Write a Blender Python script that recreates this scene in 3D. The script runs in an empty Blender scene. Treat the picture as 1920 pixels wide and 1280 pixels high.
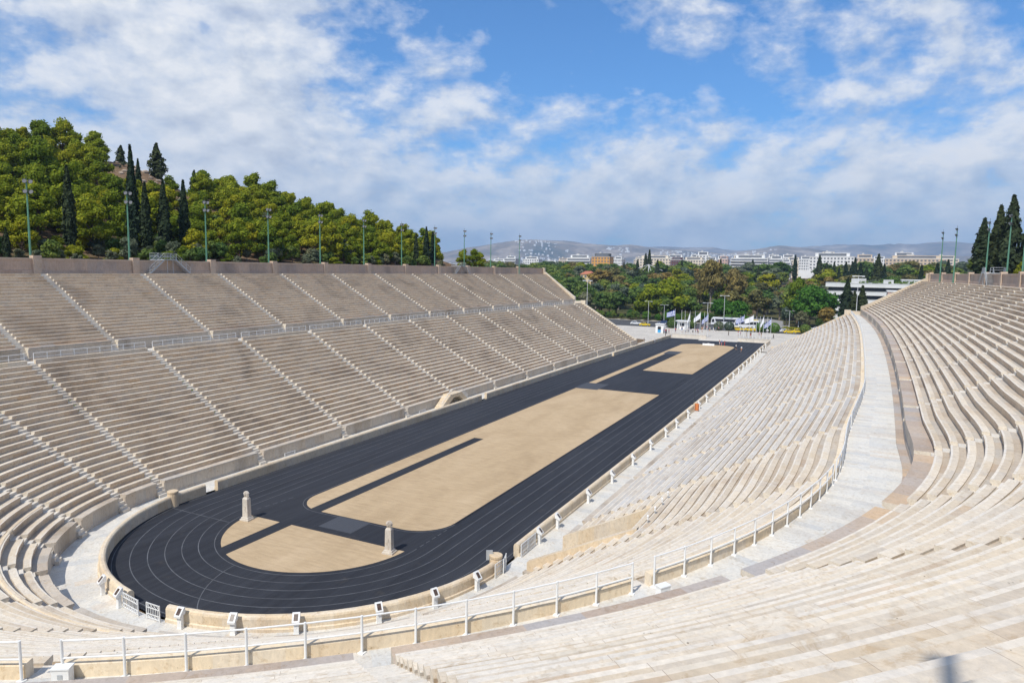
import bpy, bmesh, math, random
from math import sin, cos, pi, sqrt, radians, atan2, hypot
from mathutils import Vector, Matrix, noise
import numpy as np
random.seed(7)
rnd = random.random
def U(a, b): return a + (b - a) * rnd()
SC = bpy.context.scene
COL = SC.collection

# ------------------------------------------------------------------ mesh builder
class MB:
    def __init__(s):
        s.v = []; s.f = []; s.t = []; s.m = []
    def face(s, pts, t=None, m=0):
        i = len(s.v); s.v.extend(pts); s.f.append(tuple(range(i, i + len(pts)))); s.t.append(rnd() if t is None else t); s.m.append(m)
    def idx(s, f, t=None, m=0):
        s.f.append(tuple(f)); s.t.append(rnd() if t is None else t); s.m.append(m)
    def box(s, x0, x1, y0, y1, z0, z1, t=None, m=0, rot=0.0, c=(0, 0)):
        i = len(s.v); ca, sa = cos(rot), sin(rot)
        for z in (z0, z1):
            for x, y in ((x0, y0), (x1, y0), (x1, y1), (x0, y1)):
                s.v.append((c[0] + x * ca - y * sa, c[1] + x * sa + y * ca, z))
        t = rnd() if t is None else t
        for q in ((3, 2, 1, 0), (4, 5, 6, 7), (0, 1, 5, 4), (1, 2, 6, 5), (2, 3, 7, 6), (3, 0, 4, 7)):
            s.idx([i + k for k in q], t, m)
    def tube(s, p0, p1, r0, r1=None, n=6, m=0, t=None):
        r1 = r0 if r1 is None else r1
        p0 = Vector(p0); p1 = Vector(p1); a = (p1 - p0)
        if a.length < 1e-6: return
        a.normalize(); u = a.orthogonal().normalized(); w = a.cross(u)
        i = len(s.v); t = rnd() if t is None else t
        for p, r in ((p0, r0), (p1, r1)):
            for k in range(n):
                s.v.append(tuple(p + (u * cos(2 * pi * k / n) + w * sin(2 * pi * k / n)) * r))
        for k in range(n):
            s.idx((i + k, i + (k + 1) % n, i + n + (k + 1) % n, i + n + k), t, m)
        s.idx([i + k for k in range(n)][::-1], t, m); s.idx([i + n + k for k in range(n)], t, m)
    def lathe(s, prof, n=12, c=(0, 0, 0), m=0, t=None):
        i = len(s.v); t = rnd() if t is None else t
        for r, z in prof:
            for k in range(n):
                s.v.append((c[0] + r * cos(2 * pi * k / n), c[1] + r * sin(2 * pi * k / n), c[2] + z))
        for j in range(len(prof) - 1):
            for k in range(n):
                a = i + j * n + k; b = i + j * n + (k + 1) % n
                s.idx((a, b, b + n, a + n), t, m)
        s.idx([i + k for k in range(n)][::-1], t, m)
        j = i + (len(prof) - 1) * n
        s.idx([j + k for k in range(n)], t, m)
    def rings(s, rings, closed=True, caps=True, m=0, tints=None):
        i = len(s.v); n = len(rings[0])
        for r in rings: s.v.extend(r)
        for j in range(len(rings) - 1):
            for k in range(n if closed else n - 1):
                a = i + j * n + k; b = i + j * n + (k + 1) % n
                s.idx((a, b, b + n, a + n), None, m)
        if caps and closed:
            s.idx([i + k for k in range(n)], None, m)
            j = i + (len(rings) - 1) * n
            s.idx([j + k for k in range(n)][::-1], None, m)
    def prism(s, poly, z0, z1, m=0, t=None, top=True, bottom=True):
        i = len(s.v); n = len(poly); t = rnd() if t is None else t
        for z in (z0, z1):
            s.v.extend([(p[0], p[1], z) for p in poly])
        for k in range(n):
            s.idx((i + k, i + (k + 1) % n, i + n + (k + 1) % n, i + n + k), t, m)
        if top: s.idx([i + n + k for k in range(n)], t, m)
        if bottom: s.idx([i + k for k in range(n)][::-1], t, m)
    def mesh(s, name, mats, off=(0, 0, 0), smooth=False, fix=True):
        me = bpy.data.meshes.new(name)
        ox, oy, oz = off
        me.from_pydata([(a - ox, b - oy, c - oz) for a, b, c in s.v], [], s.f)
        for m in (mats if isinstance(mats, (list, tuple)) else [mats]): me.materials.append(m)
        me.polygons.foreach_set('material_index', s.m)
        if smooth: me.polygons.foreach_set('use_smooth', [True] * len(s.f))
        at = me.attributes.new('tint', 'FLOAT', 'FACE'); at.data.foreach_set('value', s.t)
        me.update()
        if fix:
            bm = bmesh.new(); bm.from_mesh(me)
            bmesh.ops.recalc_face_normals(bm, faces=bm.faces); bm.to_mesh(me); bm.free()
        return me
    def obj(s, name, mats, parent=None, off=None, smooth=False, fix=True):
        if off is None: off = tuple(parent.location) if parent is not None else (0, 0, 0)
        o = bpy.data.objects.new(name, s.mesh(name, mats, off, smooth, fix)); COL.objects.link(o)
        if parent is not None: o.parent = parent
        else: o.location = off
        return o

def tag(o, label=None, cat=None, group=None, kind=None):
    if label: o['label'] = label
    if cat: o['category'] = cat
    if group: o['group'] = group
    if kind: o['kind'] = kind
    return o
def thing(name, label, cat, loc=(0, 0, 0), group=None, rz=0.0):
    o = bpy.data.objects.new(name, None); COL.objects.link(o)
    o.empty_display_size = 0.3; o.location = loc; o.rotation_euler = (0, 0, rz)
    return tag(o, label, cat, group)
def local(mb, name, mats, parent, smooth=False, fix=True):
    return mb.obj(name, mats, parent, (0, 0, 0), smooth, fix)
def copy_thing(root, loc, rz=None, label=None, scale=None, mats=None):
    r = root.copy(); COL.objects.link(r); r.location = loc
    if rz is not None: r.rotation_euler = (0, 0, rz)
    if scale is not None: r.scale = scale if hasattr(scale, '__len__') else (scale,) * 3
    if label: r['label'] = label
    for ch in root.children:
        c = ch.copy(); COL.objects.link(c); c.parent = r
        for g in ch.children:
            d = g.copy(); COL.objects.link(d); d.parent = c
    return r
ORD = ['first', 'second', 'third', 'fourth', 'fifth', 'sixth', 'seventh', 'eighth', 'ninth', 'tenth', 'eleventh', 'twelfth', 'thirteenth', 'fourteenth', 'fifteenth', 'sixteenth', 'seventeenth', 'eighteenth', 'nineteenth', 'twentieth']

# ------------------------------------------------------------------ materials
def mat(name, rough=0.8, spec=0.3):
    m = bpy.data.materials.new(name); m.use_nodes = True
    nt = m.node_tree; b = nt.nodes['Principled BSDF']
    b.inputs['Roughness'].default_value = rough
    b.inputs['Specular IOR Level'].default_value = spec
    return m, nt, b
def N(nt, typ, **kw):
    n = nt.nodes.new(typ)
    for k, v in kw.items():
        if k.startswith('i_'): n.inputs[k[2:].replace('_', ' ')].default_value = v
        else: setattr(n, k, v)
    return n
def ramp(nt, fac, stops, interp='LINEAR'):
    r = nt.nodes.new('ShaderNodeValToRGB'); r.color_ramp.interpolation = interp
    e = r.color_ramp.elements
    while len(e) < len(stops): e.new(0.5)
    for el, (p, c) in zip(e, stops):
        el.position = p; el.color = (*c, 1) if len(c) == 3 else c
    if fac is not None: nt.links.new(fac, r.inputs['Fac'])
    return r.outputs['Color']
def mix(nt, a, b, fac, mode='MIX'):
    n = nt.nodes.new('ShaderNodeMix'); n.data_type = 'RGBA'; n.blend_type = mode
    for s, v in ((n.inputs['Factor'], fac), (n.inputs['A'], a), (n.inputs['B'], b)):
        if hasattr(v, 'node'): nt.links.new(v, s)
        elif isinstance(v, (int, float)): s.default_value = v
        else: s.default_value = (*v, 1)
    return n.outputs['Result']
def noise_n(nt, scale, detail=4, vec=None, rough=0.6, dist=0.0):
    n = N(nt, 'ShaderNodeTexNoise'); n.inputs['Scale'].default_value = scale; n.inputs['Detail'].default_value = detail
    n.inputs['Roughness'].default_value = rough; n.inputs['Distortion'].default_value = dist
    if vec is not None: nt.links.new(vec, n.inputs['Vector'])
    return n.outputs['Fac']
def posvec(nt, scale=(1, 1, 1)):
    g = N(nt, 'ShaderNodeNewGeometry'); mp = N(nt, 'ShaderNodeMapping'); mp.inputs['Scale'].default_value = scale
    nt.links.new(g.outputs['Position'], mp.inputs['Vector']); return mp.outputs['Vector']
def bump(nt, b, h, strength=0.3, dist=0.05):
    n = N(nt, 'ShaderNodeBump'); n.inputs['Strength'].default_value = strength; n.inputs['Distance'].default_value = dist
    nt.links.new(h, n.inputs['Height']); nt.links.new(n.outputs['Normal'], b.inputs['Normal'])
def tint_attr(nt):
    a = N(nt, 'ShaderNodeAttribute'); a.attribute_name = 'tint'; return a.outputs['Fac']

def marble(name, stops, stain=(0.30, 0.22, 0.15), stain_amt=0.55, grey=(0.36, 0.36, 0.36), grey_amt=0.35, rough=0.62, stretch=(1, 1, 1), rowvar=False):
    m, nt, b = mat(name, rough, 0.35)
    base = ramp(nt, tint_attr(nt), stops)
    pv = posvec(nt, stretch)
    big = noise_n(nt, 0.16, 5, pv, 0.65, 0.6)
    st = ramp(nt, big, [(0.50, (0, 0, 0)), (0.72, (1, 1, 1))])
    sm = N(nt, 'ShaderNodeMath', operation='MULTIPLY'); nt.links.new(st, sm.inputs[0]); sm.inputs[1].default_value = stain_amt
    c = mix(nt, base, stain, sm.outputs[0])
    med = noise_n(nt, 0.9, 6, pv, 0.7, 1.0)
    gr = ramp(nt, med, [(0.50, (0, 0, 0)), (0.70, (1, 1, 1))])
    gm = N(nt, 'ShaderNodeMath', operation='MULTIPLY'); nt.links.new(gr, gm.inputs[0]); gm.inputs[1].default_value = grey_amt
    c = mix(nt, c, grey, gm.outputs[0])
    fine = noise_n(nt, 7.0, 6, pv, 0.75)
    f2 = ramp(nt, fine, [(0.25, (0.80, 0.80, 0.80)), (0.75, (1.12, 1.12, 1.12))])
    c = mix(nt, c, f2, 1.0, 'MULTIPLY')
    blot = ramp(nt, noise_n(nt, 2.6, 7, posvec(nt, (1, 1, 1)), 0.72, 1.5), [(0.36, (0.84, 0.78, 0.70)), (0.47, (1, 1, 1))])
    c = mix(nt, c, blot, 1.0, 'MULTIPLY')
    pits = noise_n(nt, 9.0, 3, posvec(nt, (1, 1, 1)), 0.55)
    p2 = ramp(nt, pits, [(0.235, (0.30, 0.26, 0.22)), (0.275, (1, 1, 1))])
    c = mix(nt, c, p2, 1.0, 'MULTIPLY')
    if rowvar:
        oi = N(nt, 'ShaderNodeObjectInfo'); c = mix(nt, c, ramp(nt, oi.outputs['Random'], [(0.0, (0.87, 0.85, 0.82)), (0.5, (0.98, 0.97, 0.95)), (1.0, (1.04, 1.04, 1.03))]), 1.0, 'MULTIPLY')
    nt.links.new(c, b.inputs['Base Color'])
    bump(nt, b, fine, 0.25, 0.03)
    return m
M = {}
def plain_early(n, c):
    m, nt, b = mat(n, 0.9, 0.1); b.inputs['Base Color'].default_value = (*c, 1); return m
M['joint'] = plain_early('joint_dirt', (0.40, 0.32, 0.25))
M['bench'] = marble('bench_marble', [(0.0, (0.650, 0.544, 0.405)), (0.12, (0.679, 0.583, 0.451)), (0.5, (0.718, 0.626, 0.498)), (0.85, (0.689, 0.616, 0.512)), (0.96, (0.630, 0.554, 0.456)), (1.0, (0.640, 0.506, 0.363))], stain=(0.44, 0.32, 0.20), stain_amt=0.55, grey=(0.46, 0.43, 0.40), grey_amt=0.42, rowvar=True)
M['nosing'] = marble('worn_seat_edge', [(0.0, (0.68, 0.60, 0.48)), (0.5, (0.76, 0.685, 0.575)), (1.0, (0.71, 0.65, 0.56))], stain=(0.50, 0.38, 0.26), stain_amt=0.35, grey_amt=0.2)
M['bench_grey'] = marble('grey_bench_marble', [(0.0, (0.54, 0.49, 0.43)), (0.2, (0.60, 0.56, 0.50)), (0.5, (0.63, 0.585, 0.52)), (0.85, (0.58, 0.56, 0.53)), (1.0, (0.52, 0.50, 0.48))], stain=(0.42, 0.33, 0.24), stain_amt=0.45, grey=(0.42, 0.42, 0.42), grey_amt=0.45, rowvar=True)  # greyer bench tone for the lower blocks of the right side
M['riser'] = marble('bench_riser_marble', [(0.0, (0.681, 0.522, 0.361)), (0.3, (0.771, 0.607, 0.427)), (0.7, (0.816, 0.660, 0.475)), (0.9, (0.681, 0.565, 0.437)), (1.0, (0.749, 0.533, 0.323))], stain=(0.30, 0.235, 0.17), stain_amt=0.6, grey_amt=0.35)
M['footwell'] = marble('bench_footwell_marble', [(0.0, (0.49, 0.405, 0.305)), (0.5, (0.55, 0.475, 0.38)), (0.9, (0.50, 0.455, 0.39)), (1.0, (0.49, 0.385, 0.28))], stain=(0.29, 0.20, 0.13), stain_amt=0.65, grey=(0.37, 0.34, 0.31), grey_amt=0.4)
M['benchend'] = marble('bench_end_marble', [(0.0, (0.66, 0.58, 0.46)), (1.0, (0.72, 0.64, 0.52))], stain_amt=0.2, grey_amt=0.15)
M['podium'] = marble('podium_marble', [(0.0, (0.504, 0.428, 0.343)), (0.5, (0.588, 0.510, 0.412)), (1.0, (0.483, 0.439, 0.382))], stain=(0.27, 0.20, 0.13), stain_amt=0.8, stretch=(1, 1, 0.2))
M['rimwall'] = marble('rim_wall_stone', [(0.0, (0.476, 0.353, 0.265)), (0.5, (0.556, 0.412, 0.306)), (1.0, (0.449, 0.353, 0.286))], stain=(0.22, 0.19, 0.17), stain_amt=0.8, stretch=(1, 1, 0.2))
M['rimcap'] = marble('rim_cap_stone', [(0.0, (0.52, 0.40, 0.30)), (1.0, (0.60, 0.46, 0.34))], stain_amt=0.35)
M['trackwall'] = marble('track_wall_marble', [(0.0, (0.70, 0.56, 0.38)), (0.6, (0.76, 0.64, 0.47)), (1.0, (0.68, 0.58, 0.45))], stain=(0.50, 0.36, 0.22), stain_amt=0.6, grey_amt=0.22, stretch=(1, 1, 0.35))
M['parapet'] = marble('parapet_marble', [(0.0, (0.78, 0.63, 0.43)), (0.5, (0.82, 0.69, 0.50)), (1.0, (0.76, 0.66, 0.52))], stain=(0.56, 0.40, 0.24), stain_amt=0.4, grey_amt=0.12, stretch=(1, 1, 0.4))
M['paving'] = marble('walkway_paving', [(0.0, (0.632, 0.604, 0.545)), (0.5, (0.714, 0.673, 0.592)), (0.85, (0.571, 0.564, 0.536)), (1.0, (0.673, 0.594, 0.489))], stain=(0.45, 0.40, 0.33), stain_amt=0.35, grey=(0.45, 0.48, 0.50), grey_amt=0.4)
M['border'] = marble('walkway_border_stone', [(0.0, (0.42, 0.33, 0.26)), (0.4, (0.50, 0.40, 0.31)), (0.7, (0.42, 0.39, 0.37)), (1.0, (0.60, 0.43, 0.27))], stain_amt=0.45)
M['endwall'] = marble('end_wall_stone', [(0.0, (0.66, 0.56, 0.42)), (1.0, (0.72, 0.63, 0.49))], stain_amt=0.25)
M['whitemarble'] = marble('white_marble', [(0.0, (0.64, 0.59, 0.51)), (1.0, (0.72, 0.66, 0.57))], stain_amt=0.35, grey_amt=0.3)

def plain(name, col, rough=0.5, var=0.12, scale=1.5, metal=0.0, spec=0.4):
    m, nt, b = mat(name, rough, spec)
    n = noise_n(nt, scale, 5, posvec(nt), 0.6)
    d = tuple(c * (1 - var) for c in col); l = tuple(min(1, c * (1 + var)) for c in col)
    nt.links.new(ramp(nt, n, [(0.3, d), (0.7, l)]), b.inputs['Base Color']); b.inputs['Metallic'].default_value = metal
    return m
M['white'] = plain('white_paint', (0.78, 0.78, 0.76), 0.45, 0.05)
M['grey'] = plain('grey_metal', (0.42, 0.44, 0.45), 0.5, 0.1)
M['mastgreen'] = plain('mast_green_paint', (0.10, 0.24, 0.16), 0.5, 0.15)
M['dark'] = plain('dark_metal', (0.045, 0.05, 0.055), 0.5, 0.2)
M['glass'] = plain('dark_glass', (0.02, 0.025, 0.035), 0.12, 0.2, spec=0.6)
M['screen'] = plain('panel_picture', (0.09, 0.06, 0.045), 0.3, 0.6, 6.0)
M['lens'] = plain('floodlight_glass', (0.45, 0.48, 0.52), 0.15, 0.05)

def asphalt(name, c0, c1, rough=0.85):
    m, nt, b = mat(name, rough, 0.25)
    a = noise_n(nt, 0.08, 6, posvec(nt, (1, 0.25, 1)), 0.6); f = noise_n(nt, 14, 4, posvec(nt), 0.7)
    c = ramp(nt, a, [(0.3, c0), (0.7, c1)])
    c = mix(nt, c, ramp(nt, f, [(0.3, (0.75, 0.75, 0.75)), (0.7, (1.25, 1.25, 1.25))]), 1.0, 'MULTIPLY')
    nt.links.new(c, b.inputs['Base Color']); bump(nt, b, f, 0.2, 0.02)
    return m
def trackmat():
    m, nt, b = mat('track_surface', 0.8, 0.3)
    a = noise_n(nt, 0.10, 7, posvec(nt, (1, 0.22, 1)), 0.65, 0.4); s = noise_n(nt, 0.7, 6, posvec(nt, (2.2, 0.10, 1)), 0.7); p = noise_n(nt, 0.5, 5, posvec(nt), 0.7); f = noise_n(nt, 14, 4, posvec(nt), 0.7)
    c = ramp(nt, a, [(0.30, (0.0165, 0.0182, 0.0245)), (0.70, (0.030, 0.0320, 0.039))])
    c = mix(nt, c, ramp(nt, s, [(0.35, (0.82, 0.82, 0.82)), (0.68, (1.35, 1.35, 1.32))]), 1.0, 'MULTIPLY')
    dm = N(nt, 'ShaderNodeMath', operation='MULTIPLY'); nt.links.new(ramp(nt, p, [(0.60, (0, 0, 0)), (0.80, (1, 1, 1))]), dm.inputs[0]); dm.inputs[1].default_value = 0.22
    c = mix(nt, c, (0.16, 0.13, 0.095), dm.outputs[0])
    c = mix(nt, c, ramp(nt, f, [(0.3, (0.75, 0.75, 0.75)), (0.7, (1.25, 1.25, 1.25))]), 1.0, 'MULTIPLY')
    nt.links.new(c, b.inputs['Base Color']); bump(nt, b, f, 0.2, 0.02); return m
M['track'] = trackmat()
M['mat'] = asphalt('grey_mat', (0.055, 0.060, 0.072), (0.075, 0.080, 0.092))
M['road'] = asphalt('road_asphalt', (0.06, 0.06, 0.063), (0.09, 0.09, 0.09))
M['street'] = asphalt('pale_street', (0.24, 0.235, 0.225), (0.31, 0.30, 0.285))
M['line'] = plain('lane_paint', (0.115, 0.12, 0.13), 0.8, 0.4, 0.8)
def sandmat():
    m, nt, b = mat('infield_sand', 0.95, 0.1)
    a = noise_n(nt, 0.12, 6, posvec(nt, (1.4, 0.5, 1)), 0.65, 0.5); s = noise_n(nt, 1.4, 6, posvec(nt, (0.35, 2.2, 1)), 0.7); f = noise_n(nt, 18, 4, posvec(nt), 0.7)
    c = ramp(nt, a, [(0.28, (0.39, 0.285, 0.172)), (0.5, (0.47, 0.35, 0.217)), (0.72, (0.53, 0.402, 0.26))])
    c = mix(nt, c, ramp(nt, s, [(0.30, (0.84, 0.83, 0.82)), (0.58, (1.04, 1.04, 1.04))]), 1.0, 'MULTIPLY')
    c = mix(nt, c, ramp(nt, f, [(0.3, (0.88, 0.88, 0.88)), (0.7, (1.1, 1.1, 1.1))]), 1.0, 'MULTIPLY')
    nt.links.new(c, b.inputs['Base Color']); bump(nt, b, f, 0.3, 0.03)
    return m
M['sand'] = sandmat()
def plazamat():
    m, nt, b = mat('plaza_paving', 0.8, 0.3)
    br = N(nt, 'ShaderNodeTexBrick'); br.inputs['Scale'].default_value = 0.5
    br.inputs['Color1'].default_value = (0.52, 0.475, 0.41, 1); br.inputs['Color2'].default_value = (0.58, 0.535, 0.465, 1); br.inputs['Mortar'].default_value = (0.34, 0.33, 0.31, 1)
    br.inputs['Mortar Size'].default_value = 0.01
    nt.links.new(posvec(nt), br.inputs['Vector'])
    n = noise_n(nt, 0.2, 5, posvec(nt), 0.65)
    c = mix(nt, br.outputs['Color'], ramp(nt, n, [(0.3, (0.82, 0.82, 0.82)), (0.7, (1.08, 1.08, 1.08))]), 1.0, 'MULTIPLY')
    nt.links.new(c, b.inputs['Base Color']); return m
M['plaza'] = plazamat()
def earthmat():
    m, nt, b = mat('dry_earth', 0.95, 0.1)
    a = noise_n(nt, 0.035, 6, posvec(nt), 0.65); f = noise_n(nt, 0.9, 7, posvec(nt), 0.72)
    c = ramp(nt, a, [(0.35, (0.15, 0.095, 0.055)), (0.5, (0.20, 0.135, 0.085)), (0.64, (0.075, 0.075, 0.030))])
    c = mix(nt, c, ramp(nt, f, [(0.3, (0.55, 0.55, 0.55)), (0.7, (1.35, 1.35, 1.35))]), 1.0, 'MULTIPLY')
    nt.links.new(c, b.inputs['Base Color']); bump(nt, b, f, 0.8, 0.5)
    return m
M['earth'] = earthmat()
def rockmat(name, cols, scale=0.002, bscale=0.02):
    m, nt, b = mat(name, 0.95, 0.1)
    a = noise_n(nt, scale, 8, posvec(nt), 0.7); f = noise_n(nt, bscale, 6, posvec(nt), 0.7)
    c = ramp(nt, a, [(0.32, cols[0]), (0.5, cols[1]), (0.68, cols[2])])
    c = mix(nt, c, ramp(nt, f, [(0.3, (0.7, 0.7, 0.7)), (0.7, (1.25, 1.25, 1.25))]), 1.0, 'MULTIPLY')
    nt.links.new(c, b.inputs['Base Color']); return m
M['mountain'] = rockmat('mountain_slope', [(0.035, 0.05, 0.035), (0.20, 0.155, 0.11), (0.50, 0.41, 0.31)], 0.0016, 0.008)
def leaf(name, stops, transl=0.25, scale=0.25):
    m = bpy.data.materials.new(name); m.use_nodes = True; nt = m.node_tree
    out = nt.nodes['Material Output']; b = nt.nodes['Principled BSDF']
    b.inputs['Roughness'].default_value = 0.75; b.inputs['Specular IOR Level'].default_value = 0.15
    c = ramp(nt, tint_attr(nt), stops)
    oi = N(nt, 'ShaderNodeObjectInfo')
    v = ramp(nt, oi.outputs['Random'], [(0.0, (0.52, 0.66, 0.72)), (0.35, (0.85, 0.92, 0.9)), (0.7, (1.05, 1.02, 1)), (1.0, (1.28, 1.10, 0.85))])
    c = mix(nt, c, v, 1.0, 'MULTIPLY')
    nt.links.new(c, b.inputs['Base Color'])
    tr = N(nt, 'ShaderNodeBsdfTranslucent'); nt.links.new(c, tr.inputs['Color'])
    mx = N(nt, 'ShaderNodeMixShader'); mx.inputs['Fac'].default_value = transl
    nt.links.new(b.outputs[0], mx.inputs[1]); nt.links.new(tr.outputs[0], mx.inputs[2]); nt.links.new(mx.outputs[0], out.inputs['Surface'])
    return m
M['pine'] = leaf('pine_needles', [(0.0, (0.132, 0.176, 0.012)), (0.5, (0.253, 0.292, 0.018)), (1.0, (0.396, 0.396, 0.029))], 0.35)
M['cypress'] = leaf('cypress_foliage', [(0.0, (0.022, 0.035, 0.018)), (0.6, (0.038, 0.058, 0.026)), (1.0, (0.065, 0.085, 0.035))], 0.15)
M['broad'] = leaf('broad_leaves', [(0.0, (0.079, 0.131, 0.031)), (0.5, (0.131, 0.202, 0.044)), (1.0, (0.211, 0.264, 0.061))], 0.3)
M['lush'] = leaf('lush_leaves', [(0.0, (0.048, 0.124, 0.016)), (0.5, (0.083, 0.207, 0.025)), (1.0, (0.138, 0.276, 0.041))], 0.35)
M['olive'] = leaf('grey_green_leaves', [(0.0, (0.098, 0.122, 0.073)), (0.5, (0.163, 0.188, 0.114)), (1.0, (0.244, 0.253, 0.163))], 0.25)
M['autumn'] = leaf('brown_green_leaves', [(0.0, (0.122, 0.106, 0.041)), (0.5, (0.204, 0.171, 0.057)), (1.0, (0.309, 0.244, 0.081))], 0.3)
M['bark'] = plain('tree_bark', (0.14, 0.10, 0.075), 0.9, 0.35, 3.0, spec=0.1)
M['palebark'] = plain('pale_tree_bark', (0.30, 0.25, 0.21), 0.9, 0.3, 3.0, spec=0.1)
# ------------------------------------------------------------------ light and air settings
SUN_E = 4.0; SKY_S = 0.10; EXPO = 0.2
SKY_TINT = (0.48, 0.96, 1.40)
CLOUD_C = [(0.58, 0.63, 0.73), (0.79, 0.83, 0.89), (1.0, 1.0, 1.0)]; CLOUD_B = 8.7
LOBES = [((-0.302, 0.907, 0.294), 80, -0.055), ((-0.155, 0.95, 0.27), 90, -0.035), ((-0.47, 0.82, 0.32), 120, -0.035), ((-0.605, 0.743, 0.285), 260, -0.03), ((-0.43, 0.88, 0.205), 300, -0.05), ((-0.815, 0.516, 0.30), 60, 0.06), ((0.10, 0.965, 0.235), 90, 0.055), ((-0.72, 0.66, 0.18), 90, 0.06), ((-0.17, 0.968, 0.17), 200, 0.05)]
HAZE_C = (0.47, 0.69, 1.0, 1); HAZE_D = 1.0e-4
# ------------------------------------------------------------------ camera, sun and sky
CAMP = Vector((39.30, -44.576, 22.603))
def make_camera():
    yaw, pit, roll = 0.456536, 0.105105, 0.015520
    F = Vector((-sin(yaw) * cos(pit), cos(yaw) * cos(pit), -sin(pit)))
    R = Vector((cos(yaw), sin(yaw), 0)); Uv = R.cross(F)
    R = R * cos(roll) + Uv * sin(roll); Uv = R.cross(F)
    cd = bpy.data.cameras.new('camera'); cd.sensor_width = 36; cd.lens = 1284.416 / 1920 * 36
    cd.clip_start = 0.2; cd.clip_end = 60000
    co = bpy.data.objects.new('camera', cd); COL.objects.link(co)
    co.matrix_world = Matrix(((R.x, Uv.x, -F.x, CAMP.x), (R.y, Uv.y, -F.y, CAMP.y), (R.z, Uv.z, -F.z, CAMP.z), (0, 0, 0, 1)))
    SC.camera = co
make_camera()
SUN_EL = radians(53); SUN_AZ = atan2(-0.07, -0.997)
sd = Vector((sin(SUN_AZ) * cos(SUN_EL), cos(SUN_AZ) * cos(SUN_EL), sin(SUN_EL)))
sl = bpy.data.lights.new('sun', 'SUN'); sl.energy = SUN_E; sl.angle = radians(0.5); sl.color = (1.0, 0.95, 0.87)
so = bpy.data.objects.new('sun', sl); COL.objects.link(so); so.rotation_euler = (-sd).to_track_quat('-Z', 'Y').to_euler(); so.location = (0, -50, 120)
SC.view_settings.view_transform = 'Standard'; SC.view_settings.look = 'None'; SC.view_settings.exposure = EXPO; SC.view_settings.gamma = 1; SC.view_settings.use_curve_mapping = False

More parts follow.
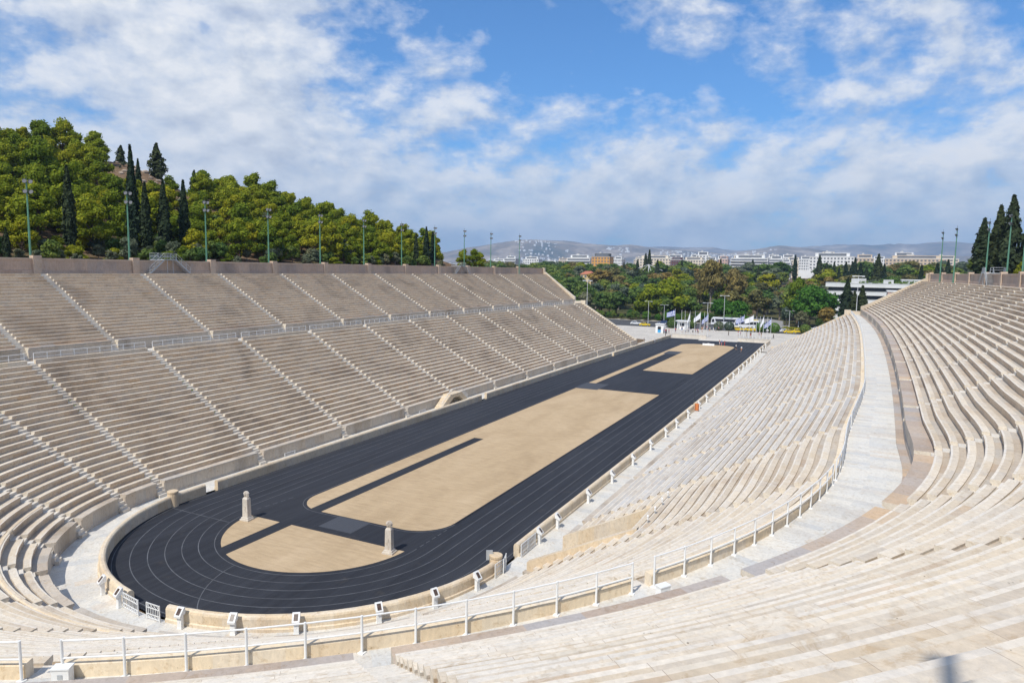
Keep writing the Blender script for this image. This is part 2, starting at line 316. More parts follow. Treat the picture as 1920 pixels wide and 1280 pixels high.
def make_world():
    w = bpy.data.worlds.new('World'); SC.world = w; w.use_nodes = True; nt = w.node_tree
    bg = nt.nodes['Background']; bg.inputs['Strength'].default_value = SKY_S
    sky = N(nt, 'ShaderNodeTexSky'); sky.sky_type = 'NISHITA'; sky.sun_disc = False
    sky.sun_elevation = SUN_EL; sky.sun_rotation = SUN_AZ; sky.altitude = 0.1; sky.air_density = 1.0; sky.dust_density = 0.6; sky.ozone_density = 2.5
    tc = N(nt, 'ShaderNodeTexCoord'); d = tc.outputs['Generated']
    sep = N(nt, 'ShaderNodeSeparateXYZ'); nt.links.new(d, sep.inputs[0])
    def MT(op, a, b=None, clamp=False):
        n = nt.nodes.new('ShaderNodeMath'); n.operation = op; n.use_clamp = clamp
        for i, v in enumerate((a, b)):
            if v is None: continue
            if hasattr(v, 'node'): nt.links.new(v, n.inputs[i])
            else: n.inputs[i].default_value = v
        return n.outputs[0]
    x, y, z = sep.outputs
    cmb = N(nt, 'ShaderNodeCombineXYZ'); nt.links.new(x, cmb.inputs[0]); nt.links.new(y, cmb.inputs[1]); nt.links.new(MT('MULTIPLY', z, 1.75), cmb.inputs[2])
    P2 = cmb.outputs[0]
    def nz(scale, detail, rough, off, dist=0.0):
        mp = N(nt, 'ShaderNodeMapping'); mp.inputs['Location'].default_value = off; nt.links.new(P2, mp.inputs['Vector'])
        n = N(nt, 'ShaderNodeTexNoise'); n.inputs['Scale'].default_value = scale; n.inputs['Detail'].default_value = detail
        n.inputs['Roughness'].default_value = rough; n.inputs['Distortion'].default_value = dist
        nt.links.new(mp.outputs[0], n.inputs['Vector']); return n.outputs['Fac']
    def body(dz, dx=0.0):
        a = nz(3.9, 10, 0.58, (3.1 + dx, 1.7, 0.4 + dz), 0.3); b = nz(9.5, 8, 0.60, (7.3 + dx, 2.2, 1.0 + dz), 0.15); c = nz(21.0, 6, 0.58, (1.3 + dx, 5.2, 2.0 + dz), 0.1)
        return MT('ADD', MT('ADD', MT('MULTIPLY', a, 0.52), MT('MULTIPLY', b, 0.31)), MT('MULTIPLY', c, 0.17))
    d1 = body(0.0); dens = d1
    # the open blue patch and the big banks of cloud of that day, as directions of the sky
    def lobe(dirv, k, amt):
        v = Vector(dirv).normalized()
        dp = nt.nodes.new('ShaderNodeVectorMath'); dp.operation = 'DOT_PRODUCT'; nt.links.new(d, dp.inputs[0]); dp.inputs[1].default_value = v
        e = MT('POWER', MT('MAXIMUM', dp.outputs['Value'], 0.0), k)
        return MT('MULTIPLY', e, amt)
    for L in LOBES: dens = MT('ADD', dens, lobe(*L))
    low = ramp(nt, MT('MAXIMUM', z, 0.0), [(0.0, (0.07,) * 3), (0.09, (0.115,) * 3), (0.19, (0.045,) * 3), (0.34, (0.0,) * 3)])
    dens = MT('ADD', dens, low)
    mask = ramp(nt, dens, [(0.465, (0, 0, 0)), (0.51, (0.35, 0.35, 0.35)), (0.555, (0.82, 0.82, 0.82)), (0.63, (1, 1, 1))])
    # cloud bodies: lit tops and grey undersides from the same noise read a little higher up
    lit = MT('ADD', MT('MULTIPLY', MT('SUBTRACT', d1, body(0.045, -0.015)), 4.6), 0.56, True)
    ccol = ramp(nt, lit, [(0.12, CLOUD_C[0]), (0.5, CLOUD_C[1]), (0.85, CLOUD_C[2])])
    hz = ramp(nt, MT('MAXIMUM', z, 0.0), [(0.0, (0.78, 0.88, 1.0)), (0.06, (0.93, 0.97, 1.0)), (0.14, (1, 1, 1))])
    ccol = mix(nt, ccol, hz, 1.0, 'MULTIPLY')
    sc = N(nt, 'ShaderNodeVectorMath', operation='SCALE'); nt.links.new(ccol, sc.inputs[0]); sc.inputs['Scale'].default_value = CLOUD_B
    skc = mix(nt, sky.outputs[0], SKY_TINT, 1.0, 'MULTIPLY')
    f = mix(nt, skc, sc.outputs[0], mask)
    nt.links.new(f, bg.inputs['Color'])
    w.cycles.sampling_method = 'AUTOMATIC'
make_world()

# ------------------------------------------------------------------ the horseshoe
A0 = 16.6; RR = 40.0; ARC = RR * pi
def sm(t):
    t = min(1, max(0, t)); return t * t * (3 - 2 * t)
def pb(y): return max(0.0, 1 - ((y - 85) / 80) ** 2)
def kfac(ang):                     # ang in degrees 180..360
    return 0.9 + 0.1 * sm((ang - 180) / 60) + 0.012 * sm(1 - abs(ang - 308) / 50)
def dip(s, d):                      # the walkway edge swings in a little where the curve meets the right side
    w = d / 24 if d < 24.1 else max(0.0, (26 - d) / 1.9)
    return -1.05 * w * sm(1 - abs(s - (ARC - 2)) / 32)
def P(s, d):
    if s > ARC - 36: d = d + dip(s, d)
    if s < 0:
        y = -s
        bow = (d / 24) * 1.6 * pb(y) - (8.8e-5 * (y - 60) ** 2 if y > 60 else 0)
        return (-(A0 + 0.9 * d + bow), y)
    if s > ARC:
        y = s - ARC
        bow = (0.5 + 0.02 * d + 0.7 * sm((d - 24) / 2.5)) * pb(y) - ((d / 43) * 1.8 * ((y - 90) / 75) ** 2 if y > 90 else 0)
        return (A0 + d + bow, y)
    a = pi + s / RR; r = A0 + kfac(math.degrees(a)) * d
    return (r * cos(a), r * sin(a))
def Wd(s, d, z): 
    x, y = P(s, d); return (x, y, z)
def edge(s, d, side, gap=0.45):
    if 0 <= s <= ARC: return s + side * gap * RR / (A0 + d)
    return s + side * gap
def sang(deg): return radians(deg - 180) * RR
def direction(s, d=20):
    a = Vector(P(s - 0.2, d)); b = Vector(P(s + 0.2, d)); t = (b - a).normalized(); return t
def outward(s, d=20):
    a = Vector(P(s, d)); b = Vector(P(s, d + 1)); return (b - a).normalized()
def stations(s0, s1, d, step):
    n = max(1, int(round(abs(s1 - s0) * ((A0 + d) / RR if 0 < (s0 + s1) / 2 < ARC else 1) / step)))
    return n
def strip(mb, prof, sa, sb, n, closed=True, caps=True, m=0, front=None, joint=False):
    """prof [(d,z)]; sa(d), sb(d) give the two ends; n slabs along the row"""
    rings = []; fs = [j / n for j in range(n + 1)]
    if joint:
        e = 0.0045 / max(0.5, abs(sb(prof[0][0]) - sa(prof[0][0])) * (A0 + prof[0][0]) / RR); g = [0.0]
        for j in range(1, n):
            q = (j + U(-.22, .22)) / n; g += [q - e, q + e]
        fs = g + [1.0]
    for f in fs:
        rings.append([Wd(sa(d) * (1 - f) + sb(d) * f, d, z) for d, z in prof])
    k0 = len(mb.f); mb.rings(rings, closed, caps, m)
    if front:
        L = len(prof)
        for q in range((len(fs) - 1) * L):
            mb.m[k0 + q] = front.get(q % L, 0)
            if joint and (q // L) % 2 == 1: mb.m[k0 + q] = 4
        if caps: mb.m[-1] = mb.m[-2] = 3
LROWS, LD0, LT, LZ0, LR = 23, 4.5, 0.83, 1.5, 0.45
UROWS, UD0, UT, UZ0, UR = 22, 27.3, 0.67, 13.3, 0.355
ZW = LZ0 + LROWS * LR + 0.03       # walkway level
ZT = UZ0 + UROWS * UR              # top passage level
DP = LD0 + LROWS * LT              # parapet
YL = 161.0
def yend(d): return YL + max(0.0, d - 26.4) * 0.5
lower_stairs = [-(11.4 + 14.4 * k) for k in range(10, -1, -1)] + [sang(a) for a in (184, 197, 214, 229, 244, 263, 282, 301.3, 326, 351)] + [ARC + 8.1 + 14.4 * k for k in range(11)]
upper_stairs = [-(8.4 + 14.4 * k) for k in range(10, -1, -1)] + [sang(182.7 + 13.1 * k) for k in range(11)] + [sang(a) for a in (327.7, 341.7, 355.7)]
upper_stairs = [sang(312.7) if abs(s - sang(313.7)) < 0.01 else s for s in upper_stairs] + [ARC + 11.2 + 14.4 * k for k in range(10)]

def where(i, stairs, mid):
    """words that single out the i-th block of a tier"""
    nl = sum(1 for s in stairs if s < 0); nr = sum(1 for s in stairs if s > ARC)
    if mid < 0: return '%s from the open far end on the left side' % ORD[i]
    if mid > ARC: return '%s from the open far end on the right side' % ORD[len(stairs) - i]
    return '%s in the curved near end counting from the left' % ORD[i - nl]
def endfn(s, side):
    if s is None: return (lambda d: -yend(d)) if side > 0 else (lambda d: ARC + yend(d))
    return lambda d: edge(s, d, side)
def row_profile(d0, z0, tread, rise):
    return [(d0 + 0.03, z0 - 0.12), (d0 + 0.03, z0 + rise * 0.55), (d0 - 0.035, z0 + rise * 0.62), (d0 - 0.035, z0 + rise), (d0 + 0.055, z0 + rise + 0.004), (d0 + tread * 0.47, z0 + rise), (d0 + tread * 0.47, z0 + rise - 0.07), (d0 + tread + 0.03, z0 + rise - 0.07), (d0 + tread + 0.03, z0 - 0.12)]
def block(i, stairs, low):
    s0 = stairs[i - 1] if i > 0 else None; s1 = stairs[i] if i < len(stairs) else None
    mid = ((s0 if s0 is not None else -YL) + (s1 if s1 is not None else ARC + YL)) / 2
    fa = endfn(s0, 1); fb = endfn(s1, -1)
    w = where(i, stairs, mid)
    d_base, z_base = (3.6, 0.05) if low else (26.4, ZW)
    bx, by = P(mid, d_base)
    if low:
        root = thing('seating_block', 'lower tier of marble benches, %s' % w, 'stand', (bx, by, z_base), 'lower seating blocks of the marble stadium')
    else:
        root = thing('seating_block', 'upper tier of marble benches, %s' % w, 'stand', (bx, by, z_base), 'upper seating blocks of the marble stadium')
    inarc = 0 < mid < ARC
    # the open stair mouth cut into the right-hand stand leaves a gap in the front rows
    mouth = low and s1 is not None and abs(s1 - (ARC + 8.1)) < 0.01
    def lay(mb, prof, dmid, step, name=None, mats=None, **kw):
        if mouth and dmid < 10.9:
            m2 = MB(); strip(m2, prof, fa, lambda d: ARC - RR * math.asin(2.3 / (A0 + d)), 1, **kw); m2.obj(name, mats, root)
            strip(mb, prof, lambda d: ARC + 4.85, fb, 2, **kw)
        else: strip(mb, prof, fa, fb, nseg(dmid, step), **kw)
    def nseg(d, step): return max(3 if inarc else 2, stations(fa(d), fb(d), d, step))
    mb = MB()
    if low:
        lay(mb, [(3.6, -0.3), (3.6, 0.22), (3.66, 0.26), (3.66, 1.28), (3.55, 1.34), (3.55, 1.5), (4.6, 1.5), (4.6, -0.3)], 3.6, 1.7, 'podium_wall', M['podium'])
    else:
        strip(mb, [(26.4, ZW - 0.3), (26.4, ZW + 0.3), (26.46, ZW + 0.34), (26.46, 13.05), (26.36, 13.12), (26.36, 13.3), (27.4, 13.3), (27.4, ZW - 0.3)], fa, fb, nseg(26.4, 1.7), front={5: 1})
    mb.obj('podium_wall', [M['podium'], M['border'], M['podium'], M['benchend']], root)
    rows, d0, tr, z0, ri = (LROWS, LD0, LT, LZ0, LR) if low else (UROWS, UD0, UT, UZ0, UR)
    for r in range(rows):
        mb = MB(); d = d0 + r * tr
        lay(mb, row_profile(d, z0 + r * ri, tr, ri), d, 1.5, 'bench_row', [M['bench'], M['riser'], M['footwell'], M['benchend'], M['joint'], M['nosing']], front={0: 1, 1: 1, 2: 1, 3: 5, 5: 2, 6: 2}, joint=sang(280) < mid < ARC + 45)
        mb.obj('bench_row', [M['bench_grey' if low and mid > ARC + 12 else 'bench'], M['riser'], M['footwell'], M['benchend'], M['joint'], M['nosing']], root)
    if low:
        mb = MB()
        strip(mb, [(DP, ZW - 0.5), (DP, ZW + 0.36), (DP + 0.03, ZW + 0.41), (DP + 0.31, ZW + 0.41), (DP + 0.34, ZW + 0.36), (DP + 0.34, ZW - 0.5)], fa, fb, nseg(DP, 1.9))
        mb.obj('parapet', M['parapet'] if inarc or mid > ARC else M['bench'], root)
        # railing on the walkway side of the parapet
        g = 0.5
        sa = s0 + 1.1 * (RR / (A0 + DP) if inarc else 1) if s0 is not None else -YL + 1
        sb = s1 - 1.1 * (RR / (A0 + DP) if inarc else 1) if s1 is not None else ARC + YL - 1
        sa = fa(DP) + 0.05; sb = fb(DP) - 0.05
        rx, ry = P(mid, DP + 0.42)
        rl = thing('railing', 'white railing above the lower benches, %s' % w, 'railing', (rx, ry, ZW), 'white railings along the walkway')
        n = max(2, stations(sa, sb, DP, 1.5)); pts = []
        for j in range(n + 1):
            s = sa + (sb - sa) * j / n; x, y = P(s, DP + 0.42); pts.append((x, y))
            mb = MB(); mb.tube((x, y, ZW - 0.02), (x, y, ZW + 1.10), 0.038, n=8); mb.box(-0.09, 0.09, -0.09, 0.09, ZW, ZW + 0.03, c=(x, y)); mb.obj('post', M['white'], rl, smooth=False)
        for h in (1.07, 0.60):
            mb = MB()
            for p, q in zip(pts, pts[1:]): mb.tube((*p, ZW + h), (*q, ZW + h), 0.027, n=6)
            mb.obj('rail', M['white'], rl)
    return root
for i in range(len(lower_stairs) + 1): block(i, lower_stairs, True)
for i in range(len(upper_stairs) + 1): block(i, upper_stairs, False)

def stairway(i, stairs, low):
    s = stairs[i]; mb = MB(); w = where(i, stairs, s).replace('from the open', 'stair from the open').replace('in the curved', 'stair in the curved')
    steps = []
    if low:
        steps += [(3.2 + 0.27 * k, 0.05 + 0.29 * (k + 1)) for k in range(5)]
        d0, tr, z0, ri, rows = LD0, LT, LZ0, LR, LROWS
    else:
        steps += [(26.42 + 0.18 * k, ZW + 0.284 * (k + 1)) for k in range(5)]
        d0, tr, z0, ri, rows = UD0, UT, UZ0, UR, UROWS
    for r in range(rows):
        steps += [(d0 + r * tr, z0 + r * ri + ri * 0.5 - 0.05), (d0 + r * tr + tr * 0.5, z0 + r * ri + ri - 0.05)]
    steps.append((d0 + rows * tr, z0 + rows * ri + (-0.05 if not low else 0.0)))
    for (d, z), nx in zip(steps, steps[1:] + [(steps[-1][0] + 0.35, 0)]):
        d1 = nx[0] + 0.02
        strip(mb, [(d, z - 0.5), (d, z), (d1, z), (d1, z - 0.5)], lambda q: edge(s, q, -1, 0.448), lambda q: edge(s, q, 1, 0.448), 1)
    x, y = P(s, steps[0][0])
    o = mb.obj('stairway', M['whitemarble'], None, (x, y, steps[0][1] - 0.28))
    tag(o, '%s tier marble steps, %s' % ('lower' if low else 'upper', w), 'stairs', 'marble stairways between the seating blocks')
for i in range(len(lower_stairs)): stairway(i, lower_stairs, True)
for i in range(len(upper_stairs)): stairway(i, upper_stairs, False)

# walkway, promenade and top passage: paved surfaces of the setting
def paving(name, d0, d1, z, step, m, sy=1.0, thick=None):
    mb = MB(); segs = []
    L = yend(d1)
    for a, b, isarc in ((-L, 0, 0), (0, ARC, 1), (ARC, ARC + L, 0)):
        n = stations(a, b, (d0 + d1) / 2, step)
        for j in range(n):
            u, v = a + (b - a) * j / n, a + (b - a) * (j + 1) / n
            k = 2 if d1 - d0 > 1.5 else 1
            for q in range(k):
                e0 = d0 + (d1 - d0) * q / k; e1 = d0 + (d1 - d0) * (q + 1) / k
                mb.face([Wd(u, e0, z), Wd(v, e0, z), Wd(v, e1, z), Wd(u, e1, z)])
    o = mb.obj(name, m); tag(o, kind='structure'); return o
paving('walkway', DP + 0.3, 25.95, ZW, 0.55, M['paving'])
paving('walkway_border', 25.95, 26.5, ZW + 0.03, 1.6, M['border'])
paving('promenade', 0.4, 3.7, 0.05, 0.8, M['paving'])
paving('upper_passage', UD0 + UROWS * UT - 0.05, 43.3, ZT - 0.03, 1.2, M['border'])

# low marble wall round the track, cut by its gates
gates = [(sang(262.4), sang(266.5 + 6.0)), (ARC - 1.6 * RR / 17, ARC + 2.6), (-3.2, -1.6), (-60.2, -57.6), (-130.5, -128.6)]
gates = [(sang(262.2), sang(275.4)), (ARC - 1.2, ARC + 2.5), (-2.6, -1.2), (-59.6, -57.8), (-130.2, -128.4), (ARC + 67.6, ARC + 69.2)]
gates.sort()
def wall_run(sa, sb, label):
    mb = MB(); n = max(2, stations(sa, sb, 0, 1.3))
    prof = [(0.0, -0.2), (0.0, 0.85), (0.05, 0.97), (0.16, 1.05), (0.34, 1.05), (0.45, 0.97), (0.50, 0.85), (0.50, 0.30), (0.58, 0.24), (0.58, -0.2)]
    strip(mb, prof, lambda d: sa, lambda d: sb, n)
    x, y = P((sa + sb) / 2, 0.25)
    o = mb.obj('low_wall', M['trackwall'], None, (x, y, 0)); tag(o, label, 'wall', 'runs of the low marble wall round the track')
cuts = [-190.5] + [v for g in gates for v in g] + [ARC + 190.5]
wl = ['low marble track wall on the left side, from the far end to the farthest gap', 'low marble track wall on the left side, between the two far gaps', 'long low marble track wall on the left side beside the sand field', 'low marble track wall of the left curve, up to the near white gate', 'low marble track wall of the near curve right of the white gate', 'low marble track wall on the right side, near stretch beside the info pillars', 'low marble track wall on the right side, far stretch past the orange sign']
for k in range(0, len(cuts), 2): wall_run(cuts[k], cuts[k + 1], wl[k // 2])
def drum(s, label):
    x, y = P(s, 0.22); mb = MB(); mb.lathe([(0.48, 0), (0.48, 1.1), (0.44, 1.22), (0.50, 1.26), (0.50, 1.42), (0.44, 1.46)], 16, (x, y, 0.0))
    tag(mb.obj('marble_drum', M['trackwall'], None, (x, y, 0)), label, 'pillar')
drum(sang(188.5), 'round marble drum on the left end of the curved track wall')
drum(ARC - 2.1, 'round marble drum on the right end of the curved track wall')
def lattice_gate(s, d, L, turn, label, h=1.05):
    """white lattice gate panel of length L hinged at s on the outer face of the wall"""
    x, y = P(s, d); t = direction(s, d); ang = atan2(t.y, t.x) + turn
    root = thing('gate', label, 'gate', (x, y, 0.06), 'white lattice gates of the track wall', rz=ang)
    mb = MB()
    for z in (0.08, 0.34, 0.76, h): mb.box(0, L, -0.02, 0.02, z - 0.02, z + 0.02)
    for xx in (0, L): mb.box(xx - 0.03, xx + 0.03, -0.03, 0.03, 0, h + 0.03)
    local(mb, 'frame', M['white'], root)
    mb = MB(); n = max(4, int(L / 0.16))
    for j in range(1, n): mb.box(L * j / n - 0.018, L * j / n + 0.018, -0.012, 0.012, 0.34, 0.76)
    for z0, z1 in ((0.08, 0.34), (0.76, h)):
        k = max(3, int(L / 0.3))
        for j in range(k):
            a, b = L * j / k, L * (j + 1) / k
            mb.tube((a, 0, z0), (b, 0, z1), 0.016, n=4); mb.tube((a, 0, z1), (b, 0, z0), 0.016, n=4)
    local(mb, 'lattice', M['white'], root)
lattice_gate(sang(262.0), 0.7, 1.9, 0.0, 'white lattice gate leaf left of the opening in the near curve')
lattice_gate(sang(270.6), 0.7, 1.2, 0.0, 'white lattice gate leaf right of the opening in the near curve')
lattice_gate(ARC - 4.2, 0.75, 1.5, 0.05, 'white lattice gate leaf beside the right marble drum')
lattice_gate(ARC - 1.9, 0.85, 1.2, 0.35, 'white lattice gate leaf standing ajar past the right marble drum')
lattice_gate(ARC + 2.4, 0.75, 1.3, 0.0, 'white lattice gate leaf against the end of the right wall')
lattice_gate(ARC + 3.8, 0.75, 1.3, 0.0, 'second white lattice gate leaf along the right wall')
lattice_gate(-14.2, 0.9, 1.6, 0.0, 'white barred gate across the left promenade below the benches', 1.25)
lattice_gate(-41.5, 0.9, 1.6, 0.0, 'white barred gate across the left promenade near the stone steps', 1.25)

# curved marble backrest wall above the front seats of the near end
def back_wall(a, b, label):
    mb = MB(); sa, sb = sang(a), sang(b)
    strip(mb, [(6.2, 1.9), (6.2, 2.85), (6.26, 2.9), (6.42, 2.9), (6.48, 2.85), (6.48, 1.9)], lambda d: sa, lambda d: sb, stations(sa, sb, 6, 1.4))
    x, y = P((sa + sb) / 2, 6.3); tag(mb.obj('low_wall', M['trackwall'], None, (x, y, 2)), label, 'wall', 'curved marble backrest walls of the front seats')
back_wall(185.2, 195.9, 'curved marble backrest wall, leftmost of the front seats')
back_wall(198.0, 212.8, 'curved marble backrest wall, second from the left')
back_wall(215.0, 242.5, 'curved marble backrest wall, third from the left beside the shaded walk')
back_wall(245.0, 325.0, 'long curved marble backrest wall in the foreground below the railing')
back_wall(327.0, 346.0, 'curved marble backrest wall on the right ending by the stair mouth')

# rim wall behind the top passage
def rim_wall(sa, sb, label, pil):
    x, y = P((sa + sb) / 2, 43.4)
    root = thing('boundary_wall', label, 'wall', (x, y, ZT))
    n = max(2, stations(sa, sb, 43, 2.2)); mb = MB()
    strip(mb, [(43.2, ZT - 0.6), (43.2, ZT + 0.35), (43.3, ZT + 0.4), (43.3, ZT + 1.75), (43.75, ZT + 1.75), (43.75, ZT - 0.6)], lambda d: sa, lambda d: sb, n)
    mb.obj('wall_panel', M['rimwall'], root)
    mb = MB(); strip(mb, [(43.17, ZT + 1.753), (43.17, ZT + 1.98), (43.85, ZT + 1.98), (43.85, ZT + 1.753)], lambda d: sa, lambda d: sb, n)
    mb.obj('coping', M['rimcap'], root)
    for s in pil:
        mb = MB(); h = 0.55 * (RR / 60 if 0 < s < ARC else 1)
        strip(mb, [(43.05, ZT - 0.5), (43.05, ZT + 2.02), (43.0, ZT + 2.06), (43.0, ZT + 2.3), (43.95, ZT + 2.3), (43.95, ZT - 0.5)], lambda d: s - h, lambda d: s + h, 1)
        mb.obj('pilaster', M['rimcap'], root)
mast_s = [-(8.5 + 14.4 * k) for k in range(11)]
rim_wall(-yend(43.3), -0.01, 'grey stone boundary wall along the top of the left stands', mast_s)
rim_wall(0.01, ARC - 0.01, 'grey stone boundary wall behind the curved near end', [sang(186 + 13.36 * k) for k in range(14)])
rim_wall(ARC + 0.01, ARC + yend(43.3), 'grey stone boundary wall along the top of the right stands', [ARC + 8.5 + 14.4 * k for k in range(12)])

# sloping end walls at the open end
def end_wall(side, low):
    f = (lambda d, o=0.0: -(yend(d) + o)) if side < 0 else (lambda d, o=0.0: ARC + yend(d) + o)
    if low: st = [(0.5, 0.6), (3.4, 0.9), (3.6, 1.9), (4.6, 2.0), (DP - 1.2, ZW - 0.1), (DP - 1.2, ZW + 1.2), (DP + 0.4, ZW + 1.2), (DP + 0.4, ZW + 0.95), (26.3, ZW + 0.95)]
    else: st = [(26.35, 14.1), (27.3, 14.4), (UD0 + UROWS * UT, ZT + 0.55), (42.6, ZT + 0.7), (42.6, ZT + 2.1), (43.9, ZT + 2.1)]
    if low: st = st[2:]
    mb = MB(); a, b = 0.0, 0.9
    rings = []
    for o in (0.02, 1.0):
        rings.append([Wd(f(d, o), d, z) for d, z in st] + [Wd(f(st[-1][0], o), st[-1][0], -0.5), Wd(f(st[0][0], o), st[0][0], -0.5)])
    mb.rings(rings)
    x, y = P(f(st[0][0]), st[0][0])
    o = mb.obj('end_wall', M['endwall'], None, (x, y, 0))
    tag(o, 'sloping pale stone end wall closing the %s tier of the %s stands' % ('lower' if low else 'upper', 'left' if side < 0 else 'right'), 'wall', 'sloping end walls at the open end')
for sd_ in (-1, 1):
    for lw in (True, False): end_wall(sd_, lw)
# ------------------------------------------------------------------ ground
def hull(d):
    pts = [(-999, -0.35), (0.2, -0.35), (3.6, -0.5), (26.0, 10.6), (27.0, 11.4), (43.6, 19.9), (44.6, 21.2), (9999, 21.2)]
    d = min(d, 9000)
    for (a, za), (b, zb) in zip(pts, pts[1:]):
        if d <= b: return za + (zb - za) * (d - a) / (b - a)
def dist_out(x, y):
    if y < 0:
        r = hypot(x, y); a = math.degrees(atan2(y, x)) % 360
        return (r - A0) / kfac(a)
    if x < 0:
        lo = -x - A0
        d = lo / 0.9
        for _ in range(3): d = (lo - ((d / 24) * 1.6 * pb(y) - (8.8e-5 * (y - 60) ** 2 if y > 60 else 0))) / 0.9
        return d
    d = x - A0
    for _ in range(3): d = x - A0 - ((0.5 + 0.02 * d) * pb(y) - ((d / 43) * 1.8 * ((y - 90) / 75) ** 2 if y > 90 else 0))
    return d
RIDGE = [(-200, -150, 40), (-20, -152, 46), (40, -150, 47), (52, -150, 47.5), (70, -147, 49.5), (78, -143, 50), (84, -136, 44.5), (99, -122, 40), (119, -108, 33.2), (134, -98, 29.2), (142, -91, 25), (154, -86, 20.5), (165, -84, 16), (185, -84, 4), (400, -84, 0)]
def interp(tab, y, k):
    if y <= tab[0][0]: return tab[0][k]
    for a, b in zip(tab, tab[1:]):
        if y <= b[0]:
            f = (y - a[0]) / (b[0] - a[0]); return a[k] * (1 - f) + b[k] * f
    return tab[-1][k]
def plain_z(x, y):
    z = 0.0
    if y > 268: z += 15.0 * sm((y - 268) / 330) + 6 * sm((y - 560) / 900)
    if y > 268 and x > 20: z += 2.0 * sm((x - 20) / 60) * sm((y - 268) / 60)
    return z
def ground_z(x, y):
    if 18.5 < x < 28.5 and -5 < y < 7.5: return -2.4
    g0 = plain_z(x, y)
    d = dist_out(x, y)
    if d < 43.7 or y < -2 or x > 0:
        s = hull(d)
        if d > 44.6 and x > 0: s = 21.2 + 0.02 * min(100, d - 44.6)
    else:
        s = 21.2
        xr = interp(RIDGE, y, 1); zr = interp(RIDGE, y, 2); xw = -58.0
        t = (xw - x) / (xw - xr)
        if t < 1: s = min(21.2, zr + 4) + (zr - min(21.2, zr + 4)) * (0.55 * t + 0.45 * sm(t))
        else: s = max(zr - (t - 1) * 22, 5)
        s += 1.6 * (noise.noise((x * 0.045, y * 0.045, 3.3))) * min(1, max(0, t) * 3)
        s += 0.6 * noise.noise((x * 0.16, y * 0.16, 8.1)) * min(1, max(0, t) * 3)
    if d < 0.2: return -0.35
    w = 1 - sm((y - 161.5) / 20)
    if x < -58: w = 1 - sm((y - 168) / 30)
    if x > 0 and d > 44: w = 1 - sm((y - 172) / 40)
    if d < 44 and x > 0 or abs(x) < 17: w = 1 - sm((y - 161.5) / 14)
    out = s * w + (g0 - 0.05) * (1 - w) if y < 210 else g0 - 0.05
    far = hypot(x, y)
    if far > 1500: out += min(40, (far - 1500) * 0.004)
    return out
def ground():
    def axis(a, b, st, lim):
        v = [a + st * k for k in range(int((b - a) / st) + 1)]
        g = st
        while v[-1] < lim: g *= 1.22; v.append(v[-1] + g)
        g = st
        while v[0] > -lim: g *= 1.22; v.insert(0, v[0] - g)
        return v
    xs = axis(-240, 140, 2.5, 15500); ys = axis(-110, 330, 2.5, 15500)
    mb = MB(); nx, ny = len(xs), len(ys)
    for y in ys:
        for x in xs: mb.v.append((x, y, ground_z(x, y)))
    for j in range(ny - 1):
        for i in range(nx - 1):
            a = j * nx + i; mb.idx((a, a + 1, a + 1 + nx, a + nx), 0.5)
    o = mb.obj('ground', M['earth'], smooth=True, fix=False); tag(o, kind='structure')
ground()
def sheet(name, polys, z, m, kind='structure'):
    mb = MB()
    for p in polys: mb.face([(x, y, z) for x, y in p])
    return tag(mb.obj(name, m, fix=False), kind=kind)
# track surface up to the wall
def track():
    mb = MB(); L = 189.5
    left = [P(-y, 0.1) for y in np.linspace(L, 0, 30)]; arc = [P(s, 0.1) for s in np.linspace(0, ARC, 60)][1:-1]; right = [P(ARC + y, 0.1) for y in np.linspace(0, L, 30)]
    n = len(left)
    for k in range(n - 1):
        mb.face([(*left[k], 0), (*left[k + 1], 0), (*right[n - 2 - k], 0), (*right[n - 1 - k], 0)])
    mb.face([(*p, 0) for p in [left[-1]] + arc + [right[0]]])
    tag(mb.obj('track', M['track'], fix=False), kind='structure')
track()
def rrect(x0, x1, y0, y1, rn=0.0, rf=0.0, n=10):
    p = []
    def corner(cx, cy, r, a0):
        if r <= 0: p.append((cx, cy)); return
        for k in range(n + 1):
            a = radians(a0 + 90 * k / n); p.append((cx + r * cos(a), cy + r * sin(a)))
    corner(x0 + rn, y0 + rn, rn, 180); corner(x1 - rn, y0 + rn, rn, 270); corner(x1 - rf, y1 - rf, rf, 0); corner(x0 + rf, y1 - rf, rf, 90)
    return p
SX0, SX1 = -7.1, 8.9
half1 = [q for q in rrect(SX0, SX1, 2.9, 79.2, 3.4, 0)]
# sand fields, cut by the black run-up strips
def cut_x(poly, x, keep):
    out = []
    for a, b in zip(poly, poly[1:] + poly[:1]):
        ia = (a[0] <= x) if keep < 0 else (a[0] >= x); ib = (b[0] <= x) if keep < 0 else (b[0] >= x)
        if ia: out.append(a)
        if ia != ib:
            f = (x - a[0]) / (b[0] - a[0]); out.append((x, a[1] + f * (b[1] - a[1])))
    return out
sx0, sx1 = -4.85, -3.45
dd = [(8.55 * cos(a), 8.55 * sin(a) - 0.1) for a in np.linspace(radians(180 + 5), radians(360 - 5), 50)]
low_half = [(x, y) for x, y in half1 if True]
def cut_y(poly, y, keep): return [(b, a) for a, b in cut_x([(q, p) for p, q in poly], y, keep)]
sand = [cut_x(dd, sx0, -1), cut_x(dd, sx1, 1)]
s1 = cut_y(half1, 34.3, -1); s2 = cut_y(half1, 34.3, 1)
sand += [cut_x(s1, sx0, -1), cut_x(s1, sx1, 1), s2]
s3 = rrect(SX0, SX1, 79.2, 174.5, 0, 5.0)
far = cut_y(s3, 150.2, 1); near = cut_y(s3, 150.2, -1)
sand += [far, cut_x(near, -5.6, -1), cut_x(cut_y(near, 108.4, 1), -2.33, 1)]
sheet('sand_field', sand, 0.006, M['sand'])
